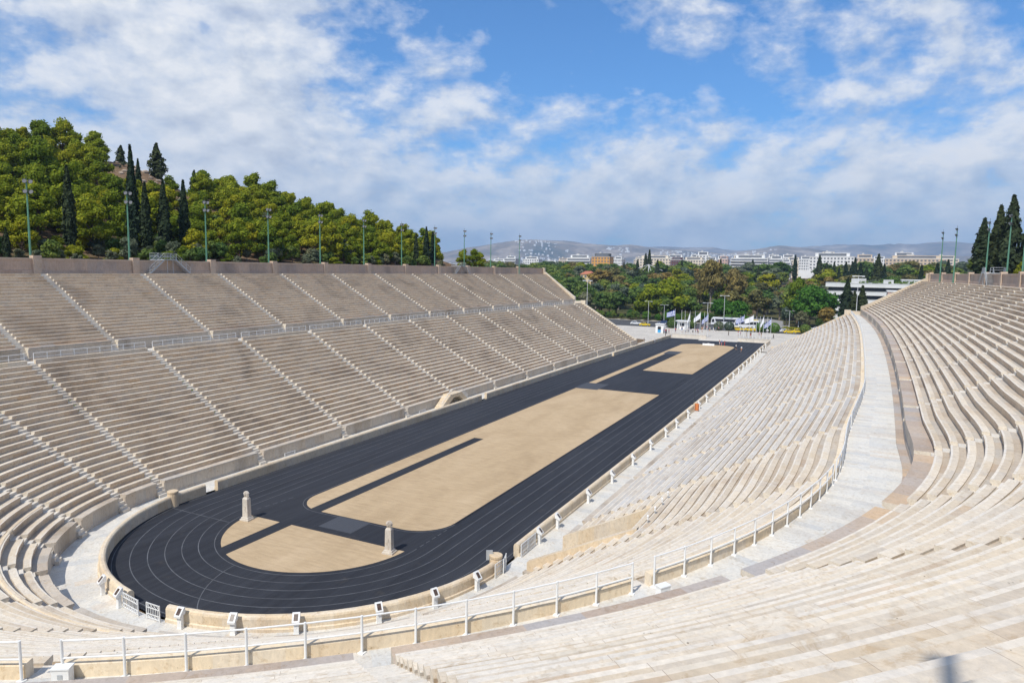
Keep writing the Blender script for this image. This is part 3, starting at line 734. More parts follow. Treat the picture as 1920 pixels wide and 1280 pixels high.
sheet('track_mat', [[(-1.2, 0.0), (2.35, 0.0), (2.35, 2.8), (-1.2, 2.8)], [(-7.5, 78.2), (-2.8, 78.2), (-2.8, 85.4), (-7.5, 85.4)], [(-6.25, 143.2), (-2.35, 143.2), (-2.35, 150.2), (-6.25, 150.2)]], 0.012, M['mat'])
def lines():
    mb = MB(); w = 0.028
    def poly(pts, z=0.005, w=0.028):
        for (a, b) in zip(pts, pts[1:]):
            t = Vector((b[0] - a[0], b[1] - a[1])); 
            if t.length < 1e-6: continue
            n = Vector((-t.y, t.x)).normalized() * w
            mb.face([(a[0] + n.x, a[1] + n.y, z), (b[0] + n.x, b[1] + n.y, z), (b[0] - n.x, b[1] - n.y, z), (a[0] - n.x, a[1] - n.y, z)])
    for i in range(7):
        r = 9.1 + 1.2 * i
        arc = [(r * cos(a), r * sin(a)) for a in np.linspace(pi, 2 * pi, 90)]
        lo = [(-r + (0.010 * max(0, y - 60) ** 1.0 * (i / 6.0)), y) for y in np.linspace(185, 0.3, 40)]; hi = [(r, y) for y in np.linspace(0.3, 185, 40)]
        if i == 0:
            poly(arc)
            for k in range(5): poly([(-9.1 + 0.12 * k, 0.5 + 0.9 * k), (-9.1 + 0.12 * (k + 0.6), 0.5 + 0.9 * (k + 0.6))]); poly([(9.1, 0.5 + 0.9 * k), (9.1, 0.5 + 0.9 * (k + 0.6))])
            hi = [(9.1, y) for y in np.linspace(6, 185, 40)]; poly(hi)
        else: poly(lo + arc + hi)
    b = rrect(SX0 - 0.3, SX1 + 0.2, 2.6, 175, 3.6, 5.2); poly(b + b[:1])
    poly([(-16.1, -2.95), (-8.6, -3.0)])
    poly([(-1.3 + 4.5 * t ** 1.6, -9.0 - 6.9 * (t * 1.35 - 0.35 * t * t) ) for t in np.linspace(0, 1, 14)])
    poly([(9.2, 41), (16.6, 41)]); poly([(9.2, 95), (17, 95)])
    return tag(mb.obj('lane_marking', M['line'], fix=False), kind='structure')
lines()
sheet('plaza', [[(-62, 188.5), (-15.6, 188.5), (-15.6, 189.4), (17.2, 189.4), (17.2, 188.5), (64, 188.5), (64, 231), (-62, 231)], [(-58, 163.2), (-15.9, 163.2), (-15.9, 188.5), (-58, 188.5)], [(17.2, 163.2), (60, 163.2), (60, 188.5), (17.2, 188.5)]], 0.03, M['plaza'])
sheet('gate_ramp', [[(-5.2, 186.2), (7.1, 188.0), (7.1, 196), (-5.2, 196)]], 0.036, M['whitemarble'])
sheet('road', [[(-400, 231), (400, 231), (400, 262), (-400, 262)]], 0.02, M['road'])
sheet('pavement', [[(-400, 262), (-4, 262), (-4, 267), (-400, 267)], [(22, 262), (400, 262), (400, 267), (22, 267)]], 0.13, M['plaza'])
def street():
    c = [(9, 262), (9.8, 272), (9.6, 282), (8, 294), (4, 306), (-3, 318), (-12, 328)]
    pts = []
    for a, b in zip(c, c[1:]):
        for k in range(12): f = k / 12; pts.append((a[0] * (1 - f) + b[0] * f, a[1] * (1 - f) + b[1] * f))
    mb = MB(); rows = [[(x - 7 + 14 * q / 4, y, ground_z(x - 7 + 14 * q / 4, y) + 0.28) for q in range(5)] for x, y in pts]
    mb.rings(rows, closed=False)
    tag(mb.obj('street', M['street'], fix=False), kind='structure')
street()
def park_ground():
    xs = [-260 + 9 * k for k in range(46)]; ys = [267.2 + 8 * k for k in range(46)]
    mb = MB(); rows = [[(x, y, ground_z(x, y) + 0.12) for x in xs] for y in ys]; mb.rings(rows, closed=False)
    tag(mb.obj('park_ground', M['lawn'], fix=False), kind='structure')
M['lawn'] = rockmat('dry_lawn', [(0.045, 0.055, 0.022), (0.075, 0.075, 0.03), (0.12, 0.10, 0.05)], 0.05, 0.6)
park_ground()
def road_marks():
    mb = MB()
    for y in (238.5, 254.5):
        for k in range(-20, 20): mb.face([(k * 8, y, 0.026), (k * 8 + 4, y, 0.026), (k * 8 + 4, y + 0.15, 0.026), (k * 8, y + 0.15, 0.026)])
    tag(mb.obj('road_marking', M['line'], fix=False), kind='structure')
road_marks()
SLOPE = []
def mountains():
    def layer(az0, az1, r0, r1, prof, seed, amp, m):
        mb = MB(); na, nr = 170, 26
        for j in range(nr + 1):
            fr = j / nr; r = r0 + (r1 - r0) * fr
            for i in range(na + 1):
                az = radians(az0 + (az1 - az0) * i / na); x = -r * sin(az) + 39; y = r * cos(az) - 44
                h = interp(prof, math.degrees(az), 1)
                env = sin(pi * min(1, fr * 1.0)) ** 0.8
                nz = 0.5 + 0.5 * noise.fractal(Vector((x / 1600 + seed, y / 1600, seed)), 1.0, 2.1, 6)
                rg = 1 - abs(noise.noise(Vector((x / 1100 - seed, y / 900, 4.0))))
                z = 20 + h * env * (1 - amp + amp * (0.6 * nz + 0.6 * rg)) + 25 * (rg - 0.6) * env
                if fr in (0.0, 1.0): z = -60
                mb.v.append((x, y, z))
                if r0 == 7000 and .04 < fr < .34 and (17 < math.degrees(az) < 29 or 3 < math.degrees(az) < 14) and noise.noise((x / 700, y / 700, 2.0)) > -.05: SLOPE.append((x, y, z))
        for j in range(nr):
            for i in range(na):
                a = j * (na + 1) + i; mb.idx((a, a + 1, a + na + 2, a + na + 1), 0.5)
        return tag(mb.obj('hills', m, smooth=True), kind='structure')
    # azimuth in degrees left of the stadium axis, height above the plain in metres
    layer(-30, 62, 7000, 9500, [(-30, 250), (-9, 260), (-4, 200), (0, 190), (5, 300), (9, 190), (13, 290), (18, 320), (22, 370), (25, 360), (28, 290), (31, 220), (36, 120), (62, 60)], 1.7, 0.6, M['mountain'])
    layer(-40, 60, 10500, 14200, [(-40, 500), (-14, 440), (-9, 500), (-4, 540), (0, 560), (4, 470), (9, 400), (14, 440), (20, 470), (25, 420), (30, 330), (36, 220), (60, 120)], 5.2, 0.55, M['mountain'])
mountains()
# ------------------------------------------------------------------ stair mouth in the right stand
def stair_mouth():
    root = thing('stair_mouth', 'open marble stair mouth cut into the front seats on the right', 'entrance', (23.5, 1.2, 0.05))
    def wall(a, b, w, z0, z1a, z1b, h):
        mb = MB(); t = (Vector(b) - Vector(a)).normalized(); n = Vector((-t.y, t.x)) * w / 2; k = 6; rings = []
        for j in range(k + 1):
            f = j / k; p = Vector(a).lerp(Vector(b), f); zt = z1a + (z1b - z1a) * f
            rings.append([(p.x + n.x, p.y + n.y, z0), (p.x + n.x, p.y + n.y, zt), (p.x - n.x, p.y - n.y, zt), (p.x - n.x, p.y - n.y, z0)])
        mb.rings(rings); mb.obj(h, M['trackwall'], root)
    wall((20.0, -2.15), (27.8, -2.15), 0.45, -2.0, 2.1, 6.0, 'side_wall')
    wall((20.0, 4.65), (27.8, 4.65), 0.45, -2.0, 1.55, 5.55, 'side_wall')
    wall((27.75, -1.92), (27.75, 4.42), 0.35, -2.0, 5.4, 5.4, 'back_wall')
    mb = MB()
    for k in range(8): mb.box(20.0 + .45 * k, 20.45 + .45 * k + (4.2 if k == 7 else 0), -1.92, 4.42, -2.2, -0.02 - 0.17 * k)
    mb.obj('stair_steps', M['paving'], root)
stair_mouth()
def barrier_posts():
    proto = None
    for k, (x, y) in enumerate(((28.15, -1.0), (28.15, 0.9), (28.15, 2.9), (28.15, 4.6))):
        lab = 'white capped barrier post above the stair mouth, %s from the camera' % ['nearest', 'second', 'third', 'farthest'][k]
        z = LZ0 + 8 * LR + 0.38
        if proto is None:
            proto = thing('barrier_post', lab, 'post', (x, y, z), 'posts beside the stair mouth')
            mb = MB(); mb.lathe([(0.03, 0), (0.03, 0.95)], 8); local(mb, 'pole', M['grey'], proto)
            mb = MB(); mb.lathe([(0.20, 0), (0.18, 0.06), (0.05, 0.09)], 12); local(mb, 'base', M['white'], proto)
            mb = MB(); mb.lathe([(0.05, 0.70), (0.07, 0.74), (0.07, 0.93), (0.09, 0.95), (0.06, 1.04), (0.01, 1.06)], 10); local(mb, 'cap', M['white'], proto)
        else: copy_thing(proto, (x, y, z), 0, lab)
barrier_posts()

# ------------------------------------------------------------------ herms on the sand
def herm(x, y, H, rz, label):
    root = thing('herm_statue', label, 'statue', (x, y, 0.006), 'marble herms on the track', rz=rz)
    mb = MB(); mb.box(-0.46, 0.46, -0.40, 0.40, 0, 0.14); mb.box(-0.37, 0.37, -0.32, 0.32, 0.142, 0.29); local(mb, 'plinth', M['whitemarble'], root)
    mb = MB(); zs = [(0.292, 0.285, 0.24), (1.2, 0.27, 0.23), (1.95, 0.255, 0.22), (2.02, 0.22, 0.19), (2.10, 0.17, 0.15)]
    rings = [[(-a, -b, z), (a, -b, z), (a, b, z), (-a, b, z)] for z, a, b in zs]
    mb.rings(rings); mb.box(-0.05, 0.05, -0.27, -0.22, 1.0, 1.25); local(mb, 'shaft', M['whitemarble'], root)
    for sx in (-0.10, 0.10):          # two faces back to back, one old and one young
        mb = MB(); s = 1 if sx > 0 else -1
        prof = [(0.085, 2.06), (0.09, 2.14), (0.125, 2.20), (0.15, 2.30), (0.155, 2.40), (0.135, 2.50), (0.07, 2.56)]
        mb.lathe(prof, 14, (sx, 0, 0)); mb.lathe([(0.012, 2.28), (0.035, 2.31), (0.02, 2.40)], 6, (sx + s * 0.155, 0, 0))
        for e in (-0.06, 0.06): mb.lathe([(0.01, 2.385), (0.03, 2.405), (0.01, 2.42)], 6, (sx + s * 0.13, e, 0))
        if s > 0: mb.lathe([(0.02, 2.08), (0.075, 2.16), (0.085, 2.23), (0.05, 2.28)], 8, (sx + 0.09, 0, 0))
        local(mb, 'head', M['whitemarble'], root, smooth=True)
    mb = MB()
    for z, ra, rb, n in ((2.32, 0.17, 0.17, 8), (2.42, 0.24, 0.165, 14), (2.51, 0.19, 0.13, 12), (2.57, 0.10, 0.07, 7)):
        for k in range(n):
            a = 2 * pi * (k + .5 * (z > 2.45)) / n
            if z < 2.4 and abs(sin(a)) < .6: continue
            mb.lathe([(0.012, 0), (0.048, 0.025), (0.048, 0.065), (0.012, 0.09)], 6, (ra * cos(a), rb * sin(a), z - 0.03))
    local(mb, 'hair', M['whitemarble'], root)
herm(7.63, -1.66, 2.6, 0.15, 'two-faced marble herm on the right corner of the near sand segment')
herm(-7.79, -1.82, 2.6, 0.1, 'two-faced marble herm on the left corner of the near sand segment')

# ------------------------------------------------------------------ information pillars outside the right wall
def info_pillars():
    near = [(sang(252.3), 'far left'), (sang(263.9 - 2.6), 'left of the gate'), (sang(280.4), 'right of the gate'), (sang(292.2), ''), (sang(304.8), ''), (sang(321.3), ''), (sang(334.2), ''), (sang(346.6), '')]
    ss = [s for s, _ in near] + [ARC + y for y in (5.7, 9.5, 17.1, 24.3, 31.9, 39.6, 47.3, 53.6, 61.3, 69.7, 76.3, 84.1, 92.2, 99.1, 106.7, 114.9, 122.2, 129.0, 136.6, 144.6, 151.4, 158.8, 166.0, 173.7)]
    proto = None
    names = ['leftmost white pillar with tilted panel on the curved track wall', 'white panel pillar just left of the lattice gate', 'white panel pillar just right of the lattice gate', 'white panel pillar with red brown picture, fourth from the left', 'white panel pillar in the middle of the foreground curve', 'white panel pillar on the foreground curve, sixth from the left', 'white panel pillar on the curve, seventh from the left', 'white panel pillar on the curve just before the marble drum']
    for k, s in enumerate(ss):
        x, y = P(s, 0.86); o = outward(s, 1); rz = atan2(o.y, o.x) + pi / 2
        lab = names[k] if k < len(names) else 'white panel pillar along the right track wall, %s past the drum' % ORD[k - 8] if k - 8 < 20 else 'white panel pillar along the right track wall, %s from the far end' % ORD[len(ss) - 1 - k]
        if proto is None:
            proto = thing('info_pillar', lab, 'info pillar', (x, y, 0.05), 'information pillars along the track wall', rz=rz)
            # local -y faces outward from the track
            mb = MB(); mb.box(-0.17, 0.17, -0.13, 0.13, 0.0, 0.10); mb.box(-0.15, 0.15, -0.11, 0.11, 0.102, 0.82); mb.box(-0.04, 0.04, -0.118, -0.112, 0.42, 0.54); local(mb, 'shaft', M['white'], proto)
            mb = MB(); mb.rings([[(sx, -0.27, 0.80), (sx, 0.20, 0.95), (sx, 0.20, 1.34), (sx, 0.10, 1.36), (sx, -0.28, 0.92)] for sx in (-0.23, 0.23)]); hd = local(mb, 'panel_box', M['white'], proto)
            mb = MB(); mb.face([(-0.13, -0.237, 0.985), (0.13, -0.237, 0.985), (0.13, 0.035, 1.30), (-0.13, 0.035, 1.30)]); sc_ = local(mb, 'picture', M['screen'], hd, fix=False)
        else: copy_thing(proto, (x, y, 0.05), rz, lab)
info_pillars()

# ------------------------------------------------------------------ floodlight masts
def masts():
    proto = None
    def make():
        t = thing('floodlight_mast', '', 'mast', (0, 0, 0), 'green floodlight masts on the rim')
        mb = MB(); mb.tube((0, 0, -2.6), (0, 0, 4.0), 0.15, 0.13, 8); mb.tube((0, 0, 4.0), (0, 0, 10.0), 0.115, 0.085, 8); mb.lathe([(0.2, -0.1), (0.2, 0.05)], 8); local(mb, 'pole', M['mastgreen'], t)
        mb = MB()
        for z in (8.3, 9.6): mb.tube((-0.42, 0, z), (0.42, 0, z), 0.035, n=6); mb.tube((0, -0.3, z), (0, 0.3, z), 0.03, n=5)
        mb.tube((0, 0, 9.9), (0, 0, 10.6), 0.025, n=5); local(mb, 'crossarm', M['dark'], t)
        for z in (8.3, 9.6):
            for sx in (-0.36, 0.36):
                mb = MB(); rings = []
                c = Vector((sx, 0.12, z + 0.18)); ax = Vector((0.15 * sx, 0.85, -0.45)).normalized(); u = ax.orthogonal().normalized(); v = ax.cross(u)
                for (r, q) in ((0.07, -0.24), (0.17, -0.12), (0.28, 0.13), (0.30, 0.17)):
                    rings.append([tuple(c + ax * q + (u * cos(2 * pi * k / 10) + v * sin(2 * pi * k / 10)) * r) for k in range(10)])
                mb.rings(rings); fl = local(mb, 'floodlight', M['dark'], t)
                mb = MB(); mb.face([tuple(c + ax * 0.175 + (u * cos(2 * pi * k / 10) + v * sin(2 * pi * k / 10)) * 0.26) for k in range(10)]); local(mb, 'lamp_glass', M['lens'], fl, fix=False)
        return t
    pos = []
    for k in range(11): pos.append((-(8.5 + 14.4 * k), 'green floodlight mast behind the left rim wall, %s from the camera' % ORD[k]))
    for k in range(5): pos.append((ARC + [88.0, 99.5, 117.0, 137.5, 152.5][k], 'green floodlight mast at the right rim wall, %s from the camera' % ORD[k]))
    for s, lab in pos:
        d = 44.7
        if lab.startswith('green floodlight mast behind the left') and s < -140: d = 43.0
        if s > ARC + 135: d = 42.8
        x, y = P(s, d); o = outward(s, 30); rz = atan2(o.y, o.x) + pi / 2
        if proto is None: proto = make(); proto.location = (x, y, 23.2); proto.rotation_euler = (0, 0, rz); proto['label'] = lab
        else: copy_thing(proto, (x, y, 23.2), rz, lab)
masts()

def shadow_post():  # unseen post added behind the camera so that its shadow lands at lower right
    t = thing('unseen_post', 'slender unseen post behind the camera, added to cast the small shadow at lower right', 'unseen post', (39.5, -47.75, 21.2))
    mb = MB(); mb.tube((0, 0, -0.3), (0, 0, 10.9), 0.08, 0.06, 8); local(mb, 'pole', M['mastgreen'], t)
    mb = MB(); mb.lathe([(0.07, 10.9), (0.12, 10.98), (0.125, 11.1), (0.07, 11.2)], 12); local(mb, 'lamp_head', M['dark'], t)  # knob that shapes the end of the cast shadow, not a lamp
shadow_post()
# ------------------------------------------------------------------ metal stairs over the rim wall
def rim_stairs(s, flip, label):
    x, y = P(s, 42.2); t = direction(s, 40); o = outward(s, 40)
    rz = atan2(t.y, t.x)          # local +x along the wall, +-y outward
    oy = 1 if (o.x * -t.y + o.y * t.x) > 0 else -1
    root = thing('metal_stairs', label, 'stairs', (x, y, ZT), 'metal stairs over the rim wall', rz=rz)
    H = 2.15; L = 2.2; run = 2.6; w = 1.2
    mb = MB(); mb.box(-L / 2, L / 2, min(0, oy * 3.2), max(0, oy * 3.2), H - 0.12, H); local(mb, 'platform', M['grey'], root)
    for sx in (-1, 1):
        mb = MB()
        for y0 in (0.0, oy * w):
            a = (sx * L / 2, y0); mb.rings([[(sx * L / 2, y0 + e, H - 0.2) , (sx * L / 2, y0 + e, H), (sx * (L / 2 + run), y0 + e, 0.12), (sx * (L / 2 + run), y0 + e, 0.0), (sx * (L / 2 + run) - sx * 0.2, y0 + e, 0.0)] for e in (-0.03, 0.03)])
        n = 10
        for k in range(n):
            f = (k + 0.5) / n; xx = sx * (L / 2 + run * f); zz = H * (1 - f)
            mb.box(xx - 0.15, xx + 0.15, min(0, oy * w), max(0, oy * w), zz - 0.03, zz + 0.01)
        fl = local(mb, 'stair_flight', M['grey'], root)
        mb = MB()
        for y0 in (-0.02, oy * (w + 0.02)):
            for h in (0.5, 0.95): mb.tube((sx * L / 2, y0, H + h), (sx * (L / 2 + run), y0, h), 0.028, n=5)
            for f in (0, 0.35, 0.7, 1.0): mb.tube((sx * (L / 2 + run * f), y0, H * (1 - f)), (sx * (L / 2 + run * f), y0, H * (1 - f) + 0.95), 0.028, n=5)
        local(mb, 'handrail', M['grey'], fl)
    mb = MB()
    for y0 in (0.0, oy * 3.2):
        for h in (0.35, 0.65, 0.95): mb.tube((-L / 2, y0, H + h), (L / 2, y0, H + h), 0.028, n=5)
        for k in range(9): mb.tube((-L / 2 + L * k / 8, y0, H), (-L / 2 + L * k / 8, y0, H + 0.95), 0.02, n=5)
    for sx in (-1, 1):
        for h in (0.5, 0.95): mb.tube((sx * L / 2, oy * w, H + h), (sx * L / 2, oy * 3.2, H + h), 0.028, n=5)
    local(mb, 'railing', M['grey'], root)
    mb = MB()
    for sx in (-0.5, 0.5): mb.tube((sx, 0.1 * oy, 0), (sx, 0.1 * oy, H - 0.1), 0.04, n=6)
    local(mb, 'support_post', M['grey'], root)
rim_stairs(-28.3, 1, 'grey metal stairs over the left rim wall, nearer pair of flights')
rim_stairs(-119.5, 1, 'grey metal stairs over the left rim wall near its far end')
rim_stairs(ARC + 104.5, 1, 'grey metal stairs over the right rim wall below the cypresses')

# stone foot bridge with steps on the left promenade
def stone_bridge():
    y0 = 52.5; xa = P(-y0, 3.55)[0]
    root = thing('stone_steps', 'arched stone steps with railing rising from the left promenade', 'steps', (xa + 0.7, y0, 0.05))
    mb = MB(); prof = [(-4.6, 0.0), (-1.6, 1.85), (1.6, 1.85), (4.2, 0.0), (2.9, 0.0), (1.1, 1.25), (-0.9, 1.25), (-3.1, 0.0)]
    mb.rings([[(xx, yy, z) for yy, z in prof] for xx in (-0.75, 0.75)])
    for k in range(9):
        f = k / 9; mb.box(-0.72, 0.70, -4.5 + 3.0 * f, -4.5 + 3.0 * f + 0.3, 1.85 * f, 1.85 * f + 0.24)
        mb.box(-0.72, 0.70, 4.1 - 2.6 * f - 0.3, 4.1 - 2.6 * f, 1.85 * f, 1.85 * f + 0.24)
    local(mb, 'step_arch', M['trackwall'], root)
    mb = MB()
    pts = [(0.7, -4.4, 0.1), (0.7, -1.5, 1.9), (0.7, 1.5, 1.9), (0.7, 4.0, 0.1)]
    for a, b in zip(pts, pts[1:]):
        mb.tube((a[0], a[1], a[2] + 0.9), (b[0], b[1], b[2] + 0.9), 0.03, n=5)
        n = 9
        for k in range(n): 
            q = [a[i] + (b[i] - a[i]) * k / n for i in range(3)]; mb.tube(q, (q[0], q[1], q[2] + 0.9), 0.018, n=4)
    local(mb, 'railing', M['white'], root)
stone_bridge()
def power_box(x, y, label):
    rz = atan2(y, x) + pi / 2
    root = thing('power_box', label, 'box', (x, y, ZW), 'white boxes on the walkway', rz=rz)
    mb = MB(); mb.box(-0.21, 0.21, -0.13, 0.13, 0, 0.42); mb.box(-0.23, 0.23, -0.15, 0.15, 0.422, 0.46); local(mb, 'cabinet', M['white'], root)
    mb = MB(); mb.box(-0.06, 0.06, -0.142, -0.132, 0.18, 0.30); local(mb, 'label_plate', M['grey'], root)
power_box(34.35, -22.9, 'white cabinet at the railing gap right of the foreground')
power_box(21.8, -34.75, 'white cabinet at the railing gap in the lower left corner')

# orange sign, dark rod and notice by the wall
def small_signs():
    x, y = P(ARC + 67.6, 0.9)
    t = thing('sign_board', 'orange board standing in the gap of the right track wall', 'sign', (x, y, 0.05)); mb = MB(); mb.box(-0.35, 0.35, -0.03, 0.03, 0.1, 1.25)
    local(mb, 'board', plain('orange_board', (0.62, 0.20, 0.06), 0.6, 0.2), t); mb = MB(); mb.box(-0.3, -0.24, -0.06, -0.032, 0, 1.1); mb.box(0.24, 0.3, -0.06, -0.032, 0, 1.1); local(mb, 'leg', M['dark'], t)
    t = thing('marker_pole', 'thin dark pole on the right edge of the track', 'pole', (15.9, 76, 0)); mb = MB(); mb.lathe([(0.25, 0), (0.22, 0.05), (0.04, 0.07)], 10); local(mb, 'foot', M['dark'], t); mb = MB(); mb.tube((0, 0, 0.07), (0, 0, 2.5), 0.04, n=6); local(mb, 'rod', M['dark'], t)
    x, y = P(ARC - 2.6, -0.25)
    t = thing('notice_stand', 'grey notice stand beside the right marble drum', 'sign', (x, y, 0), rz=0.5); mb = MB(); mb.tube((0, 0, 0), (0, 0, 1.2), 0.03, n=6); mb.box(-0.2, 0.2, -0.15, 0.15, 0, 0.04); local(mb, 'post', M['dark'], t)
    mb = MB(); mb.box(-0.24, 0.24, -0.025, 0.025, 1.0, 1.75); local(mb, 'board', M['grey'], t)
small_signs()

# ------------------------------------------------------------------ far end: parapets, podium, flags, kiosks
def end_parapet(x0, x1, y, label):
    root = thing('end_parapet', label, 'wall', ((x0 + x1) / 2, y, 0.03)); n = max(3, int((x1 - x0) / 2.2))
    mb = MB()
    for k in range(n):
        a, b = x0 + (x1 - x0) * k / n, x0 + (x1 - x0) * (k + 1) / n; mb.box(a + 0.02, b - 0.02, y - 0.2, y + 0.2, -0.2, 1.05)
    mb.obj('wall_panel', M['whitemarble'], root)
    mb = MB(); mb.box(x0 - 0.05, x1 + 0.05, y - 0.26, y + 0.26, 1.053, 1.2); mb.obj('coping', M['whitemarble'], root)
end_parapet(-15.4, -3.8, 193.2, 'white marble parapet closing the track, left of the entrance')
end_parapet(6.9, 17.0, 191.0, 'white marble parapet closing the track, right of the entrance')
t = thing('barrier', 'low white barrier lying on the far end of the sand', 'barrier', (0.7, 172.3, 0.006))
mb = MB()
for k in range(5): mb.rings([[(-1.7 + 0.72 * k + e, -0.25, 0), (-1.7 + 0.72 * k + e, -0.08, 0.55 + 0.1 * (k == 2)), (-1.7 + 0.72 * k + e, 0.08, 0.55 + 0.1 * (k == 2)), (-1.7 + 0.72 * k + e, 0.25, 0)] for e in (0.02, 0.68)])
local(mb, 'barrier_block', M['white'], t)
M['flagblue'] = plain('flag_blue', (0.008, 0.06, 0.36), 0.7, 0.1); M['flagwhite'] = plain('flag_white', (0.78, 0.79, 0.82), 0.7, 0.05)
M['polewhite'] = plain('pole_white', (0.66, 0.67, 0.68), 0.4, 0.05)
def flagpole(x, y, H, label, flag=None, droop=0.3, fl_label=None, mark=False):
    root = thing('flagpole', label, 'flagpole', (x, y, 0.03), 'flagpoles at the open end of the stadium')
    mb = MB(); mb.tube((0, 0, 0), (0, 0, H), 0.085, 0.05, 8); mb.lathe([(0.02, 0), (0.08, 0.05), (0.02, 0.12)], 8, (0, 0, H)); local(mb, 'pole', M['polewhite'], root)
    mb = MB(); mb.box(-0.25, 0.25, -0.25, 0.25, 0, 0.25); local(mb, 'base', M['whitemarble'], root)
    if flag:
        Lf, Hf = 3.2, 2.1
        f = thing('flag', fl_label, 'flag', (x, y, 0.03 + H - 0.3), 'flags flying at the open end')
        mb = MB(); nx, ny = 27, 9
        def pt(i, j):
            u, v = i / nx, j / ny
            ex = -Lf * u * cos(droop) * (1 - 0.12 * sin(3 * u)); dz = -Lf * u * sin(droop) * (0.8 + 0.2 * v)
            return (ex, 0.22 * sin(7 * u + 1.5 * v) * u + 0.1 * u, dz - Hf * (1 - v) * (1 - 0.1 * u))
        i0 = len(mb.v)
        for j in range(ny + 1):
            for i in range(nx + 1): mb.v.append(pt(i, j))
        for j in range(ny):
            for i in range(nx):
                r = ny - 1 - j               # stripe from the top
                m = 1
                if flag == 'greek':
                    m = 0 if r % 2 == 0 else 1
                    if r < 5 and i < 10: m = 1 if (r == 2 or i in (4, 5)) else 0
                a = j * (nx + 1) + i; mb.idx((a, a + 1, a + nx + 2, a + nx + 1), 0.5, m)
        o = local(mb, 'cloth', [M['flagblue'], M['flagwhite']], f, smooth=True, fix=False)
        mb = MB(); mb.tube((0, 0, -Hf), (0, 0, 0.05), 0.02, n=5); local(mb, 'halyard', M['polewhite'], f)
fp = [(-15.2, 195.5, 9.6, 'greek', 0.35), (-13.0, 196.2, 9.2, None, 0), (-11.9, 196.6, 9.0, None, 0), (-10.3, 197.0, 8.9, 'white', 1.25), (-8.6, 197.4, 9.0, None, 0), (-6.9, 198.0, 8.9, 'white', 0.75), (-5.6, 198.4, 8.6, None, 0), (-4.4, 198.8, 8.4, 'greek', 0.8),
      (6.2, 200.5, 7.9, None, 0), (7.3, 200.9, 8.3, 'greek', 0.5), (9.0, 201.3, 7.6, None, 0), (10.2, 201.8, 8.4, 'white', 0.45), (11.2, 202.2, 7.7, None, 0), (12.3, 202.8, 7.7, None, 0), (13.4, 203.2, 8.2, 'white', 1.2), (14.6, 203.8, 7.6, None, 0), (15.7, 204.4, 7.4, 'greek', 0.75)]
cnt = {'greek': 0, 'white': 0}
for k, (x, y, H, fl, dr) in enumerate(fp):
    side = 'left' if x < 0 else 'right'
    kk = k if x < 0 else k - 8
    lab = 'slim white flagpole, %s of the %s row behind the end parapet' % (ORD[kk], side)
    fll = None
    if fl:
        cnt[fl] += 1
        fll = {'greek': 'blue and white striped flag with a cross, %s from the left' % ORD[cnt['greek'] - 1], 'white': 'plain white flag, %s from the left at the open end' % ORD[cnt['white'] - 1]}[fl]
    flagpole(x, y, H, lab, fl, dr, fll)
def kiosk(x0, x1, y, h, label, over=0.15, blue=True):
    root = thing('kiosk', label, 'kiosk', ((x0 + x1) / 2, y, 0.03)); w = (x1 - x0) / 2
    mb = MB(); mb.box(-w, w, 0, 2.6, 0, h); local(mb, 'wall', M['white'], root)
    mb = MB(); mb.box(-w - over, w + over, -over * 2, 2.6 + over, h + 0.002, h + 0.22); local(mb, 'roof', M['white'], root)
    mb = MB(); mb.box(-w * 0.45, w * 0.35, -0.04, -0.003, h * 0.38, h * 0.76); local(mb, 'window', M['glass'], root)
    if blue:
        mb = MB(); mb.box(-w * 0.45, w * 0.35, -0.05, -0.003, 0.1, h * 0.37); local(mb, 'counter_panel', plain('blue_panel', (0.06, 0.34, 0.62), 0.5, 0.1), root)
        mb = MB(); mb.box(w + 0.003, w + 0.9, -0.5, 1.2, h * 0.78, h * 0.82); local(mb, 'awning', M['white'], root)
    else:
        for sx in (-1, 1):
            mb = MB(); mb.box(-0.35, 0.35, -0.05, -0.003, 0.05, 2.0, c=(sx * w * 0.72, 0)); local(mb, 'door', M['grey'], root)
kiosk(-24.6, -21.6, 206.0, 3.1, 'white ticket kiosk with blue counter at the left of the plaza')
kiosk(-21.4, -17.2, 227.2, 3.2, 'white flat-roofed booth behind the flags on the plaza', 0.5, False)
def ball_shrub(x, y, r, label, m):
    root = thing('round_shrub', label, 'shrub', (x, y, 0.03), 'clipped ball shrubs along the plaza edge')
    mb = MB(); mb.tube((0, 0, 0), (0, 0, r * 0.9), 0.08, 0.05, 6); local(mb, 'stem', M['bark'], root)
    mb = MB()
    for k in range(900):
        v = Vector((random.gauss(0, 1), random.gauss(0, 1), random.gauss(0, 1))).normalized(); rr_ = r * U(0.86, 1.05)
        c = Vector((v.x * rr_, v.y * rr_, r * 0.92 + v.z * rr_ * 0.92))
        if c.z < 0.05: continue
        leafcard(mb, c, U(0.14, 0.24), v)
    local(mb, 'foliage', m, root, fix=False)
def leafcard(mb, c, s, nrm=None, aspect=1.0):
    n = Vector((random.gauss(0, 1), random.gauss(0, 1), random.gauss(0, 1)))
    if nrm is not None: n = n * 0.45 + nrm
    n.normalize(); u = n.orthogonal().normalized(); a = U(0, 2 * pi); w = n.cross(u)
    p = u * cos(a) + w * sin(a); q = n.cross(p)
    mb.face([tuple(c + p * s * aspect + q * s * 0.25), tuple(c + q * s), tuple(c - p * s * aspect - q * s * 0.1), tuple(c - q * s)])
